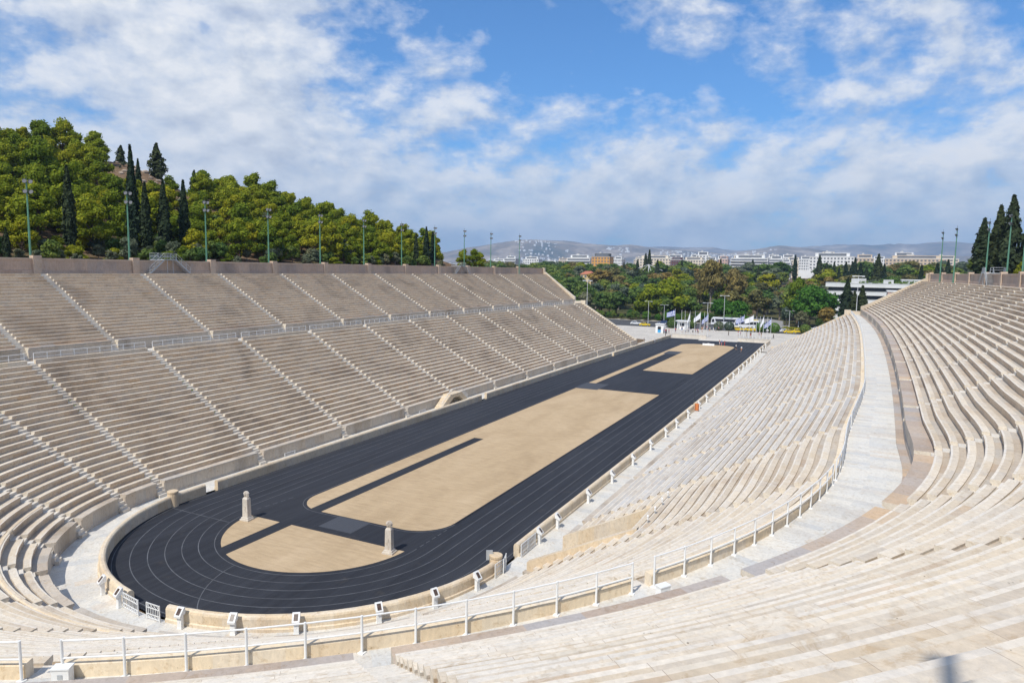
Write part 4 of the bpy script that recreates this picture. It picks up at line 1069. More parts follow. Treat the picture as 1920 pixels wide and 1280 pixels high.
bs = [(-24.3, 230.5, 1.9, 'leftmost clipped ball shrub, behind the ticket kiosk', 'broad'), (-17.0, 233.5, 1.8, 'clipped ball shrub at the right of the flat-roofed booth', 'broad'), (-6.1, 231.5, 1.9, 'clipped ball shrub below the white coach, left of the pair', 'olive'), (-2.2, 232.0, 1.9, 'clipped ball shrub below the white coach, right of the pair', 'olive'), (9.5, 233.0, 2.1, 'dark clipped ball shrub between the white flags on the right', 'lush'), (14.2, 232.5, 2.1, 'dark clipped ball shrub left of the right-hand taxis', 'lush'), (25.0, 235, 2.0, 'rightmost clipped ball shrub, above the edge of the right stands', 'broad')]
for x, y, r, l, m in bs: ball_shrub(x, y, r, l, M[m])

# ------------------------------------------------------------------ street lamps
def street_lamps():
    proto = None
    for k, (x, y, h, lab) in enumerate(((-10.4, 230.2, 10.6, 'double-armed street lamp left of the white coach'), (-7.1, 249, 13.0, 'tall street lamp in front of the white coach'), (20.5, 268, 9.5, 'double-armed street lamp at the right by the green trees'), (17.0, 266, 7.0, 'short street lamp beside the pale street'), (-39.5, 251, 9.5, 'double-armed street lamp beyond the left end wall'), (-33.5, 255, 8.0, 'street lamp behind the yellow taxi on the left'), (-55.0, 215, 18.5, 'tall white lamp post behind the left end wall'), (41.6, 222, 22.0, 'tall white lamp post among the cypresses on the right'))):
        if proto is None:
            proto = thing('street_lamp', lab, 'street lamp', (x, y, 0.03), 'street lamps at the road')
            mb = MB(); mb.tube((0, 0, 0), (0, 0, 10.0), 0.11, 0.07, 8); mb.lathe([(0.22, 0), (0.2, 0.3), (0.12, 0.36)], 8); local(mb, 'pole', M['polewhite'], proto)
            mb = MB(); mb.tube((-1.5, 0, 10.1), (1.5, 0, 10.1), 0.05, n=6); local(mb, 'arm', M['polewhite'], proto)
            for sx in (-1, 1):
                mb = MB(); mb.box(sx * 1.5 - 0.45, sx * 1.5 + 0.45, -0.17, 0.17, 10.0, 10.16); local(mb, 'lamp_head', M['polewhite'], proto)
        else: copy_thing(proto, (x, y, 0.03), U(-0.3, 0.3), lab, (1, 1, h / 10.1))
        if k == 0: proto.scale = (1, 1, h / 10.1)
street_lamps()

# ------------------------------------------------------------------ vehicles
M['taxi'] = plain('taxi_yellow', (0.72, 0.52, 0.02), 0.35, 0.05, spec=0.5); M['carwhite'] = plain('car_white', (0.72, 0.73, 0.74), 0.3, 0.04, spec=0.5)
M['carblue'] = plain('car_blue', (0.03, 0.06, 0.15), 0.3, 0.05, spec=0.5); M['cargrey'] = plain('car_grey', (0.28, 0.29, 0.31), 0.3, 0.05, spec=0.5); M['tyre'] = plain('tyre_rubber', (0.02, 0.02, 0.02), 0.9, 0.2)
M['headlamp'] = plain('headlamp_glass', (0.65, 0.66, 0.68), 0.15, 0.05); M['taillamp'] = plain('taillamp_red', (0.45, 0.02, 0.02), 0.3, 0.05)
def make_car(paint, taxi, label, loc, rz, name='parked_car', van=False):
    root = thing(name, label, 'taxi' if taxi else ('van' if van else 'car'), loc, 'taxis and cars along the road', rz=rz)
    low = [(-2.2, 0.32), (-2.25, 0.62), (-2.15, 0.86), (-1.5, 0.92), (0.85, 0.95), (1.9, 0.84), (2.22, 0.66), (2.22, 0.32)]
    cab = [(-1.95, 0.90), (-1.45, 1.38), (-0.9, 1.46), (0.1, 1.46), (0.95, 0.94)]
    if van: cab = [(-2.15, 0.85), (-2.1, 1.75), (-1.9, 1.9), (0.7, 1.9), (1.75, 0.94)]
    mb = MB(); hw = 0.87
    mb.rings([[(x, y, z * (1 if abs(y) < 0.8 else 0.98)) for x, z in low] for y in (-hw, -hw + 0.08, hw - 0.08, hw)])
    mb.rings([[(x, y * (1 if z < 1 else 0.82), z) for x, z in cab] for y in (-0.80, 0.80)])
    local(mb, 'body', paint, root)
    for sgn in (-1, 1):
        mb = MB(); q = [(x * 0.93 - 0.03, z) for x, z in cab]
        a, b = (1.0, 1.38) if not van else (1.05, 1.7)
        x0 = -1.6 if not van else -1.95; x1 = 0.62 if not van else 1.3
        mb.face([(x0, sgn * 0.80, a), (x1, sgn * 0.80, a), (x1 - 0.55, sgn * 0.70, b), (x0 + 0.35, sgn * 0.70, b)]); local(mb, 'side_window', M['glass'], root, fix=False)
    mb = MB(); (xa, za), (xb, zb) = cab[-2], cab[-1]
    mb.face([(xb + 0.0, -0.7, zb + 0.06), (xb, 0.7, zb + 0.06), (xa + 0.09, 0.6, za - 0.06), (xa + 0.09, -0.6, za - 0.06)]); local(mb, 'windscreen', M['glass'], root, fix=False)
    mb = MB(); (xa, za), (xb, zb) = cab[0], cab[1]
    mb.face([(xa - 0.01, 0.7, za + 0.08), (xa - 0.01, -0.7, za + 0.08), (xb - 0.04, -0.6, zb - 0.02), (xb - 0.04, 0.6, zb - 0.02)]); local(mb, 'rear_window', M['glass'], root, fix=False)
    for xx in (-1.35, 1.38):
        for sgn in (-1, 1):
            mb = MB()
            mb.tube((xx, sgn * 0.70, 0.32), (xx, sgn * 0.90, 0.32), 0.32, n=14); w_ = local(mb, 'wheel', M['tyre'], root)
            mb = MB(); mb.tube((xx, sgn * 0.88, 0.32), (xx, sgn * 0.915, 0.32), 0.2, n=10); local(mb, 'rim', M['grey'], w_)
    for sgn in (-1, 1):
        mb = MB(); mb.box(2.17, 2.235, sgn * 0.62 - 0.16, sgn * 0.62 + 0.16, 0.60, 0.75); local(mb, 'headlight', M['headlamp'], root)
        mb = MB(); mb.box(-2.255, -2.2, sgn * 0.66 - 0.12, sgn * 0.66 + 0.12, 0.62, 0.8); local(mb, 'tail_light', M['taillamp'], root)
    if taxi:
        mb = MB(); mb.rings([[(-0.55, y, 1.462), (-0.53, y, 1.6), (-0.4, y, 1.6), (-0.38, y, 1.462)] for y in (-0.32, 0.32)]); local(mb, 'roof_sign', M['headlamp'], root)
    return root
cars = [('taxi', 1, (-36.2, 234.0), 0.05, 'yellow taxi alone on the left behind the end wall', 0), ('carwhite', 0, (-41.5, 239.0), 0.1, 'white car partly hidden behind the left end wall', 0), ('carblue', 0, (-33.0, 252.0), 3.1, 'dark blue car on the road under the left trees', 0), ('carblue', 0, (-26.8, 252.6), 3.14, 'second dark blue car, to the right behind the kiosk', 0),
        ('taxi', 1, (0.9, 234.6), 0.1, 'yellow taxi right of the paired ball shrubs', 0), ('taxi', 1, (5.2, 235.0), 0.0, 'yellow taxi in the middle of the queue behind the flags', 0), ('taxi', 1, (7.9, 238.2), 3.0, 'yellow taxi behind the queue facing left', 0), ('carwhite', 0, (12.3, 238.2), 1.2, 'white van between the two dark ball shrubs', 1), ('taxi', 1, (19.6, 234.2), 0.3, 'yellow taxi at the right end by the stands', 0), ('carwhite', 0, (17.9, 237.6), 0.2, 'white car behind the right-hand taxi', 0), ('taxi', 1, (22.4, 238.6), 0.2, 'yellow taxi half hidden at the far right', 0),
        ('carwhite', 0, (28.0, 256.0), 2.6, 'white car on the road near the right street lamp', 0), ('cargrey', 0, (2.5, 262.0), 3.0, 'grey car on the road behind the white flags', 0), ('carblue', 0, (8.6, 266.0), 1.7, 'blue van coming down the pale street', 1), ('cargrey', 0, (31.5, 259.5), 2.8, 'grey car behind the right hedge', 0)]
for c, tx, (x, y), rz, lab, vn in cars: make_car(M[c], tx, lab, (x, y, 0.022), rz, 'taxi' if tx else ('parked_van' if vn else 'parked_car'), vn)
def coach(x, y, L, rz, label, paint, stripe=None):
    root = thing('coach', label, 'bus', (x, y, 0.022), rz=rz); H = 3.5
    prof = [(-L / 2, 0.4), (-L / 2 - 0.08, 1.4), (-L / 2 + 0.25, 3.1), (-L / 2 + 0.7, H), (L / 2 - 0.4, H), (L / 2, 3.2), (L / 2, 0.4)]
    mb = MB(); mb.rings([[(xx, yy, z - (0.08 if abs(yy) > 1.2 and z > 3.3 else 0)) for xx, z in prof] for yy in (-1.25, -1.1, 1.1, 1.25)]); local(mb, 'body', paint, root)
    for sg in (-1, 1):
        mb = MB(); mb.face([(-L / 2 + 1.9, sg * 1.26, 1.75), (L / 2 - 0.5, sg * 1.26, 1.75), (L / 2 - 0.5, sg * 1.26, 2.85), (-L / 2 + 1.6, sg * 1.26, 2.85)]); local(mb, 'side_window', M['glass'], root, fix=False)
        mb = MB(); mb.face([(-L / 2 + 0.25, sg * 1.262, 1.35), (-L / 2 + 1.4, sg * 1.262, 1.35), (-L / 2 + 1.3, sg * 1.262, 2.75), (-L / 2 + 0.42, sg * 1.262, 2.75)]); local(mb, 'door', M['glass'], root, fix=False)
        for xx in (-L / 2 + 2.4, L / 2 - 2.6, L / 2 - 3.9):
            mb = MB(); mb.tube((xx, sg * 1.0, 0.5), (xx, sg * 1.28, 0.5), 0.5, n=14); w_ = local(mb, 'wheel', M['tyre'], root)
            mb = MB(); mb.tube((xx, sg * 1.26, 0.5), (xx, sg * 1.295, 0.5), 0.28, n=10); local(mb, 'rim', M['grey'], w_)
        mb = MB(); mb.box(-L / 2 - 0.45, -L / 2 - 0.1, sg * 1.35 - 0.08, sg * 1.35 + 0.08, 2.2, 2.75); local(mb, 'mirror', M['dark'], root)
    mb = MB(); mb.face([(-L / 2 - 0.10, -1.0, 1.45), (-L / 2 - 0.10, 1.0, 1.45), (-L / 2 + 0.21, 0.95, 3.05), (-L / 2 + 0.21, -0.95, 3.05)][::-1]); local(mb, 'windscreen', M['glass'], root, fix=False)
    if stripe:
        mb = MB(); mb.box(-L / 2 + 0.9, L / 2 - 0.5, -1.1, 1.1, H + 0.002, H + 0.18); local(mb, 'roof_unit', stripe, root)
coach(-7.2, 257.5, 12.6, 0.04, 'long white coach parked on the road behind the ball shrubs', M['carwhite'])
coach(2.4, 246.8, 9.5, 0.08, 'white sightseeing bus with yellow roof box behind the taxis', M['carwhite'], M['taxi'])

# ------------------------------------------------------------------ people
def skin_person(pose):
    J = {'pelvis': (0, 0, .95, .13), 'waist': (0, 0, 1.08, .125), 'chest': (0, .0, 1.30, .145), 'neckb': (0, 0, 1.44, .075), 'neck': (0, -.01, 1.51, .05), 'head': (0, -.02, 1.60, .085), 'top': (0, -.01, 1.70, .075)}
    E = [('pelvis', 'waist'), ('waist', 'chest'), ('chest', 'neckb'), ('neckb', 'neck'), ('neck', 'head'), ('head', 'top')]
    st = pose['stride']
    for s, sg in (('l', 1), ('r', -1)):
        f = st * sg
        J['hip' + s] = (.10 * sg, 0, .90, .095); J['knee' + s] = (.11 * sg, -.10 * f - .03, .50, .065); J['ank' + s] = (.11 * sg, -.22 * f, .09, .042); J['toe' + s] = (.12 * sg, -.22 * f - .16, .035, .035)
        J['sh' + s] = (.19 * sg, 0, 1.40, .062); ar = pose['arm'][0 if sg > 0 else 1]
        J['el' + s] = (.25 * sg, ar[0], 1.13, .045); J['wr' + s] = (.25 * sg + ar[2] * sg, ar[0] + ar[1], 1.13 - sqrt(max(.01, .26 ** 2 - ar[1] ** 2 - ar[2] ** 2)) * ar[3], .032)
        w = J['wr' + s]; J['hand' + s] = (w[0], w[1] + ar[1] * .3, w[2] - .09 * ar[3], .034)
        E += [('pelvis', 'hip' + s), ('hip' + s, 'knee' + s), ('knee' + s, 'ank' + s), ('ank' + s, 'toe' + s), ('chest', 'sh' + s), ('sh' + s, 'el' + s), ('el' + s, 'wr' + s), ('wr' + s, 'hand' + s)]
    names = list(J); me = bpy.data.meshes.new('body'); me.from_pydata([J[n][:3] for n in names], [(names.index(a), names.index(b)) for a, b in E], [])
    o = bpy.data.objects.new('body', me); COL.objects.link(o)
    m = o.modifiers.new('skin', 'SKIN'); m.use_smooth_shade = True
    for n, v in zip(names, me.skin_vertices[0].data): r = J[n][3]; v.radius = (r, r * (.8 if n in ('chest', 'waist', 'pelvis') else 1)); v.use_root = n == 'pelvis'
    sb = o.modifiers.new('sub', 'SUBSURF'); sb.levels = 1; sb.render_levels = 1
    dg = bpy.context.evaluated_depsgraph_get(); dg.update(); me2 = bpy.data.meshes.new_from_object(o.evaluated_get(dg))
    bpy.data.objects.remove(o); me2.name = 'body'
    return me2
poses = [dict(stride=0.15, arm=[(.02, -.05, 0, 1), (.02, -.05, 0, 1)]), dict(stride=0.85, arm=[(.10, -.12, 0, 1), (-.10, -.14, 0, 1)]), dict(stride=0.1, arm=[(-.02, -.22, -.05, .6), (.03, -.05, .02, 1)])]
bodies = [skin_person(p) for p in poses]
def shell(me, z0, z1, name, off, arms=True):
    """clothing: the body faces between two heights, pushed outward"""
    bm = bmesh.new(); bm.from_mesh(me); bm.normal_update()
    kill = []
    for f in bm.faces:
        c = f.calc_center_median()
        if not (z0 <= c.z <= z1) or (not arms and abs(c.x) > 0.235) or (abs(c.x) > 0.2 and c.z < 1.16): kill.append(f)
    bmesh.ops.delete(bm, geom=kill, context='FACES')
    nrm = {v: v.normal.copy() for v in bm.verts}
    for v in bm.verts: v.co += nrm[v] * off
    out = bpy.data.meshes.new(name); bm.to_mesh(out); bm.free(); return out
shirts = [shell(m, 0.98, 1.47, 'shirt', .018) for m in bodies]; trousers = [shell(m, 0.12, 1.0, 'trousers', .02, False) for m in bodies]; shorts = [shell(m, 0.55, 1.0, 'shorts', .025, False) for m in bodies]; hairs = [shell(m, 1.60, 1.9, 'hair', .02) for m in bodies]
def cloth(n, c): return plain(n, c, 0.85, 0.1, 3.0, spec=0.1)
CL = {'red': cloth('red_cloth', (.42, .03, .03)), 'pink': cloth('pink_cloth', (.55, .22, .22)), 'white': cloth('white_cloth', (.7, .7, .7)), 'black': cloth('black_cloth', (.02, .02, .022)), 'navy': cloth('navy_cloth', (.03, .04, .10)), 'blue': cloth('blue_cloth', (.08, .18, .42)), 'grey': cloth('grey_cloth', (.22, .22, .23)), 'beige': cloth('beige_cloth', (.48, .38, .26)), 'green': cloth('green_cloth', (.08, .2, .08)), 'orange': cloth('orange_cloth', (.6, .22, .05)), 'denim': cloth('denim_cloth', (.07, .11, .2)), 'purple': cloth('purple_cloth', (.22, .08, .28))}
SKIN = plain('skin', (.50, .32, .23), 0.6, 0.08); HAIRM = [cloth('dark_hair', (.03, .02, .015)), cloth('brown_hair', (.12, .07, .04)), cloth('fair_hair', (.35, .25, .13))]
def person(x, y, z, rz, pose, top, bot, short, label, group=None):
    r = thing('person', label, 'person', (x, y, z), group, rz=rz); r.scale = (U(.96, 1.06),) * 3
    def put(nm, me, m):
        me = me.copy(); me.materials.clear(); me.materials.append(m)
        for p in me.polygons: p.use_smooth = True
        o = bpy.data.objects.new(nm, me); COL.objects.link(o); o.parent = r
    put('body', bodies[pose], SKIN); put('shirt', shirts[pose], CL[top]); put('shorts' if short else 'trousers', (shorts if short else trousers)[pose], CL[bot]); put('hair', hairs[pose], random.choice(HAIRM))
ppl = [(3.83, 174.1, 2, 'red', 'white', 1, 'person in a red shirt and white shorts, left of three on the sand edge'), (4.4, 174.5, 0, 'blue', 'pink', 0, 'person in a blue shirt beside the white barrier, middle of three'), (5.45, 173.6, 0, 'red', 'red', 0, 'person all in red standing at the end of the sand'), (10.2, 164.2, 1, 'white', 'black', 1, 'person in a white top and black shorts walking on the far track'), (12.3, 159.8, 1, 'white', 'orange', 1, 'person in a white shirt and orange shorts nearest on the right track'),
       (-17.9, 166.0, 0, 'grey', 'beige', 1, 'person in grey at the far end of the left promenade'), (-15.2, 168.4, 1, 'white', 'grey', 0, 'person in white and grey on the far left edge of the track'), (-17.0, 190.2, 0, 'black', 'navy', 0, 'person in black standing by the left end of the parapet'), (-21.2, 204.4, 0, 'purple', 'black', 0, 'person in purple queuing at the ticket kiosk'), (-20.6, 205.2, 2, 'red', 'navy', 0, 'person in red queuing at the ticket kiosk'), (-20.0, 204.0, 0, 'black', 'black', 0, 'person in black queuing at the ticket kiosk'), (-19.3, 204.9, 0, 'pink', 'denim', 1, 'person in pink with denim shorts queuing at the kiosk'),
       (0.9, 210.5, 0, 'black', 'black', 0, 'person in black alone on the plaza behind the track entrance'), (4.0, 212.0, 1, 'pink', 'white', 1, 'person in pink walking on the plaza'), (4.7, 212.5, 2, 'red', 'denim', 1, 'person in red with denim shorts on the plaza'), (7.0, 211.5, 0, 'grey', 'beige', 0, 'person in grey and beige on the plaza'), (8.6, 209.5, 0, 'black', 'red', 1, 'person in black with red shorts on the plaza'), (11.2, 212.3, 2, 'pink', 'black', 1, 'person in pink with black shorts right on the plaza'), (11.9, 212.1, 0, 'black', 'beige', 0, 'person in black and beige right on the plaza'), (16.4, 207.2, 1, 'black', 'black', 0, 'person in black walking beside the rightmost flag')]
for x, y, p, a, b, s, l in ppl: person(x, y, 0.02 if y < 189 else 0.035, U(-2.5, 2.5), p, a, b, s, l)
cc = [('red', 'black'), ('orange', 'white'), ('white', 'navy'), ('pink', 'denim'), ('white', 'beige'), ('red', 'denim'), ('black', 'grey'), ('orange', 'denim'), ('white', 'black'), ('blue', 'white'), ('white', 'grey'), ('navy', 'beige'), ('grey', 'white'), ('white', 'denim'), ('pink', 'black'), ('beige', 'navy'), ('white', 'white'), ('black', 'denim'), ('blue', 'grey'), ('red', 'white'), ('green', 'black'), ('white', 'orange'), ('grey', 'navy'), ('pink', 'white')]
for k, (a, b) in enumerate(cc):
    x = U(-19.5, -9.8) if k < 14 else U(-12.5, -5.5); y = U(211, 219) if k < 14 else U(222, 229)
    person(x, y, 0.035, U(-3, 3), k % 3, a, b, k % 2, 'person in a %s top and %s %s, in the plaza crowd' % (a, b, 'shorts' if k % 2 else 'trousers'), 'crowd on the left of the plaza')
# ------------------------------------------------------------------ trees
def limb(mb, pts, radii, n=6):
    rings = []
    for k, (p, r) in enumerate(zip(pts, radii)):
        a = Vector(pts[min(k + 1, len(pts) - 1)]) - Vector(pts[max(k - 1, 0)]); a.normalize(); u = a.orthogonal().normalized(); w = a.cross(u)
        rings.append([tuple(Vector(p) + (u * cos(2 * pi * q / n) + w * sin(2 * pi * q / n)) * r) for q in range(n)])
    mb.rings(rings)
def clump(mb, c, r, n, size, flat=0.7, tb=0.0):
    for _ in range(n):
        v = Vector((random.gauss(0, 1), random.gauss(0, 1), random.gauss(0, 1))).normalized()
        q = r * (U(0.25, 1.0) ** 0.45 if rnd() > .14 else U(1.0, 1.4)); p = Vector(c) + Vector((v.x * q, v.y * q, v.z * q * flat))
        t0 = len(mb.t); leafcard(mb, p, size * U(0.65, 1.3), v, 1.25); mb.t[t0] = min(1, max(0, U(0.1, 0.9) + tb))
def pine_mesh(H, W, nc, n, size):
    """umbrella-like aleppo pine: forked trunk, many flattened clumps with gaps"""
    tr = MB(); lean = U(-.4, .4), U(-.4, .4)
    top = (lean[0] * 1.5, lean[1] * 1.5, H * .72)
    limb(tr, [(0, 0, -0.6), (lean[0] * .4, lean[1] * .4, H * .3), top], [H * .028, H * .02, H * .008])
    cr = MB()
    for k in range(nc):
        a = 2 * pi * k / nc * 2.4 + U(-.4, .4); f = k / nc
        z = H * (0.24 + 0.70 * f) + U(-.4, .4); rr_ = W * (0.95 - 0.75 * max(0, f - .25) / .75 if f > .25 else 0.6 + 1.4 * f) * U(.55, 1.0)
        c = (lean[0] + rr_ * cos(a), lean[1] + rr_ * sin(a), z)
        limb(tr, [(lean[0] * .6, lean[1] * .6, z * U(.55, .75)), ((c[0] + lean[0] * .6) / 2, (c[1] + lean[1] * .6) / 2, z * .86), c], [H * .009, H * .006, H * .003], 4)
        clump(cr, c, W * (U(.17, .33) if nc > 20 else U(.26, .42)), n, size, U(.65, .95), U(-.3, .3))
    clump(cr, (lean[0], lean[1], H * .82), W * .45, n * 2, size, .6)
    clump(cr, (lean[0], lean[1], H * .62), W * .5, n * 2, size, .5, -.25)
    return tr, cr
def broad_mesh(H, W, nc, n, size):
    tr = MB(); limb(tr, [(0, 0, -0.6), (U(-.2, .2), U(-.2, .2), H * .3), (U(-.4, .4), U(-.4, .4), H * .75)], [H * .03, H * .022, H * .006]); cr = MB()
    for k in range(nc):
        th = U(0, 2 * pi); ph = U(-.55, 1.0); rad = sqrt(max(0.05, 1 - ph * ph)) if ph > 0 else 1 + .35 * ph
        c = (W * .72 * rad * cos(th) * U(.6, 1.05), W * .72 * rad * sin(th) * U(.6, 1.05), H * (.60 + .32 * ph))
        limb(tr, [(0, 0, H * .3), (c[0] * .5, c[1] * .5, (H * .3 + c[2]) / 2 + .2), c], [H * .012, H * .008, H * .003], 4)
        clump(cr, c, W * U(.25, .42), n, size, .8, U(-.3, .3))
    clump(cr, (0, 0, H * .6), W * .6, n * 2, size, .8, -.2)
    return tr, cr
def cypress_mesh(H, W, n, size, ragged=0.25, twist=0.0):
    tr = MB(); limb(tr, [(0, 0, -0.6), (0, 0, H * .12), (0, 0, H * .9)], [W * .17, W * .13, W * .02]); cr = MB()
    for k in range(n):
        f = U(0, 1) ** .9; z = H * (.13 + .87 * f); r = W * (1.0 - (f ** 3.0)) * (0.5 + 0.5 * min(1, f * 4)) * (1 - .25 * f) + .05
        a = U(0, 2 * pi); lump = 1 + ragged * noise.noise((cos(a) * 1.6, sin(a) * 1.6, z * .7 + W * 9))*1.6
        q = r * lump * U(.55, 1.0); c = Vector((q * cos(a) + twist * f * f * sin(3 * f), q * sin(a), z))
        t0 = len(cr.t); leafcard(cr, c, size * U(.7, 1.3) * (.6 + .4 * (1 - f)), Vector((cos(a), sin(a), .6)).normalized(), 1.6); cr.t[t0] = U(0, 1)
    return tr, cr
def proto_tree(pair, leafm, barkm):
    tr, cr = pair
    a = tr.mesh('trunk', barkm, fix=False); b = cr.mesh('crown', leafm, fix=False)
    return a, b
def plant(pr, name, label, cat, x, y, z, s, rz=None, group=None, sz=None):
    r = thing(name, label, cat, (x, y, z), group, rz=U(0, 6.28) if rz is None else rz)
    r.scale = (s, s, s if sz is None else sz)
    for nm, me in zip(('trunk', 'crown'), pr):
        o = bpy.data.objects.new(nm, me); COL.objects.link(o); o.parent = r
    return r
PINES = [proto_tree(pine_mesh(8.0, U(3.0, 3.6), 30, 150, .17), M['pine'], M['bark']) for _ in range(7)]
BROADS = [proto_tree(broad_mesh(10.0, U(3.6, 4.4), 19, 150, .30), M['broad'], M['bark']) for _ in range(4)]
LUSH = [proto_tree(broad_mesh(10.0, U(4.2, 4.8), 24, 170, .28), M['lush'], M['bark']) for _ in range(2)]
OLIVES = [proto_tree(broad_mesh(10.0, U(3.4, 4.2), 18, 150, .28), M['olive'], M['palebark']) for _ in range(3)]
AUT = [proto_tree(broad_mesh(10.0, U(3.6, 4.4), 19, 140, .30), M['autumn'], M['palebark']) for _ in range(3)]
PPINE = [proto_tree(pine_mesh(11.0, U(3.8, 4.4), 18, 170, .30), M['pine'], M['bark']) for _ in range(3)]
CYP = [proto_tree(cypress_mesh(12.0, w, 1900, .30, .35), M['cypress'], M['palebark']) for w in (1.05, 1.25, 1.45)]
RAG = [proto_tree(cypress_mesh(12.0, w, 1300, .38, .7, .8), M['cypress'], M['bark']) for w in (1.9, 2.3)]

hill_c = [(-68, 20.3, 13.9, 0, 'tall dark cypress with bare pale trunk, tallest left of the first metal stairs'), (-68, 30.7, 18.6, 0, 'tall slim cypress with a broken bushy top beside the second floodlight mast'), (-70, 38.0, 13.4, 1, 'dark cypress right behind the first metal stairs, left of a pair'), (-70, 42.1, 14.0, 0, 'slim dark cypress, right of the pair behind the metal stairs'), (-71, 35.2, 12.6, 0, 'dark cypress just left of the metal stairs behind its neighbours'),
          (-98, 38.6, 9.0, 2, 'dark cypress halfway up the wooded hill on the left'), (-120, 46.9, 10.5, 0, 'thin dark cypress high on the hill at the far left'), (-64, 9.3, 5.0, 2, 'small grey cypress behind the rim wall at the left edge'), (-110, 62, 9.0, 0, 'thin dark cypress beside the bare rock patch'), (-66, 115.5, 11.0, 0, 'dark cypress at the end of the wooded hill, left one'), (-66.5, 119.5, 10.0, 1, 'dark cypress at the end of the wooded hill, right one'), (-67, 112.0, 9.0, 0, 'short dark cypress among the last pines of the hill')]
placed = []
def gz(x, y): return ground_z(x, y)
for x, y, h, v, lab in hill_c:
    z = gz(x, y); plant(CYP[v], 'cypress_tree', lab, 'tree', x, y, z, min(.86, h / 14), None, 'cypresses on the wooded hill', h / 12); placed.append((x, y, 1.2))
for x, y, h, v, lab in ((-145, 82.2, 10.5, 0, 'dark ragged conifer on the skyline of the hill, left one'), (-135, 85.7, 11.5, 1, 'dark ragged conifer leaning over the bare rock patch'), (-122, 87.0, 7.0, 0, 'small twisted conifer on the skyline right of the rock patch'), (-111, 117.5, 11.0, 1, 'rounded dark conifer on the skyline above the middle masts')):
    plant(RAG[v], 'conifer_tree', lab, 'tree', x, y, gz(x, y), h / 12, None, 'conifers on the hill skyline'); placed.append((x, y, 2.2))
def hill_pines():
    n = 0; tries = 0
    lab = 'bushy yellow green pine among many on the wooded hill behind the left stands'
    spots = []
    for k in range(26): spots.append((-66.5 - U(0, 3), -6 + 6.6 * k + U(-1.5, 1.5)))
    while n < 252 and tries < 9000:
        tries += 1
        if spots: x, y = spots.pop(0)
        else:
            y = U(-12, 168); xr = interp(RIDGE, y, 1); x = U(xr - 8, -66)
        # visible part of the hill only
        v = Vector((x - CAMP.x, y - CAMP.y)); az = atan2(-v.x, v.y)
        if az > 0.456 + 0.72 or az < radians(32.6): continue
        # bare rock patch and the dip in front of it
        t = v.length; azd = math.degrees(az)
        if 50.6 < azd < 56.6 and 184 < t < 224: continue
        if 49.5 < azd < 53 and 192 < t < 216: continue
        xr = interp(RIDGE, y, 1)
        sz = U(.74, 1.22)
        if x > -72: sz *= U(.75, .95)
        if 50 < azd < 57 and 160 < t <= 186: sz *= .7
        if any((x - a) ** 2 + (y - b) ** 2 < (c + 2.45 * sz) ** 2 for a, b, c in placed): continue
        placed.append((x, y, 2.2 * sz)); n += 1
        plant(PINES[n % 7], 'pine_tree', lab, 'tree', x, y, gz(x, y), sz, None, 'pines on the wooded hill', sz * U(.9, 1.15))
for x, y, s in ((-63.5, 131.5, .62), (-65.5, 134.5, .72), (-64.0, 138.5, .78), (-64.5, 142.5, .66)):
    plant(PINES[int(y) % 7], 'pine_tree', 'small pine of the clump above the rim wall past the hill', 'tree', x, y, gz(x, y), s, None, 'clump of pines past the hill'); placed.append((x, y, 1.5))
hill_pines()
# bushes along the foot of the hill
for k in range(95):
    x = U(-75, -61.5); y = U(2, 118)
    plant((OLIVES + BROADS)[k % 7], 'bush', 'low grey green bush at the foot of the hill behind the rim wall', 'bush', x, y, gz(x, y) - .2, U(.22, .42), None, 'bushes at the foot of the hill')

def undergrowth():
    n = 0
    for q in range(4000):
        y = U(-12, 168); xr = interp(RIDGE, y, 1); x = U(xr, -64); v = Vector((x - CAMP.x, y - CAMP.y)); az = math.degrees(atan2(-v.x, v.y)); t = v.length
        if az > 65 or az < 33 or (50.4 < az < 56.8 and 182 < t < 226): continue
        if any((x - a) ** 2 + (y - b) ** 2 < 2.2 ** 2 for a, b, c in placed): continue
        placed.append((x, y, 1.0)); n += 1
        pr = random.choice(PINES + PINES + BROADS + OLIVES)
        plant(pr, 'shrub', 'dense evergreen shrub growing between the pines on the hill', 'shrub', x, y, gz(x, y) - .6, U(.38, .62), None, 'undergrowth on the hill', U(.32, .5))
        if n >= 230: break
undergrowth()
# scrub and rocks on the bare patch near the top
def patch():
    k = 0
    for q in range(400):
        x, y = U(-146, -112), U(70, 106); v = Vector((x - CAMP.x, y - CAMP.y)); az = math.degrees(atan2(-v.x, v.y)); t = v.length
        if not (50.8 < az < 56.6 and 184 < t < 224): continue
        if k < 16: plant(random.choice(OLIVES), 'bush', 'small scrubby bush on the bare rocky patch of the hill', 'bush', x, y, gz(x, y) - .2, U(.07, .16), None, 'scrub on the rocky patch')
        elif k < 60:
            mb = MB(); r = U(.3, 1.1); mb.lathe([(r * .8, -.4), (r, .1), (r * U(.5, .8), r * .45), (r * .1, r * .6)], 6, (x, y, gz(x, y)))
            tag(mb.obj('rock', M['rock'], None, (x, y, gz(x, y))), 'pale rock lying on the bare patch near the top of the hill', 'rock', 'rocks on the bare patch')
        else: break
        k += 1
M['rock'] = rockmat('pale_rock', [(.26, .20, .15), (.34, .27, .21), (.42, .35, .28)], .4, 2.0)
patch()

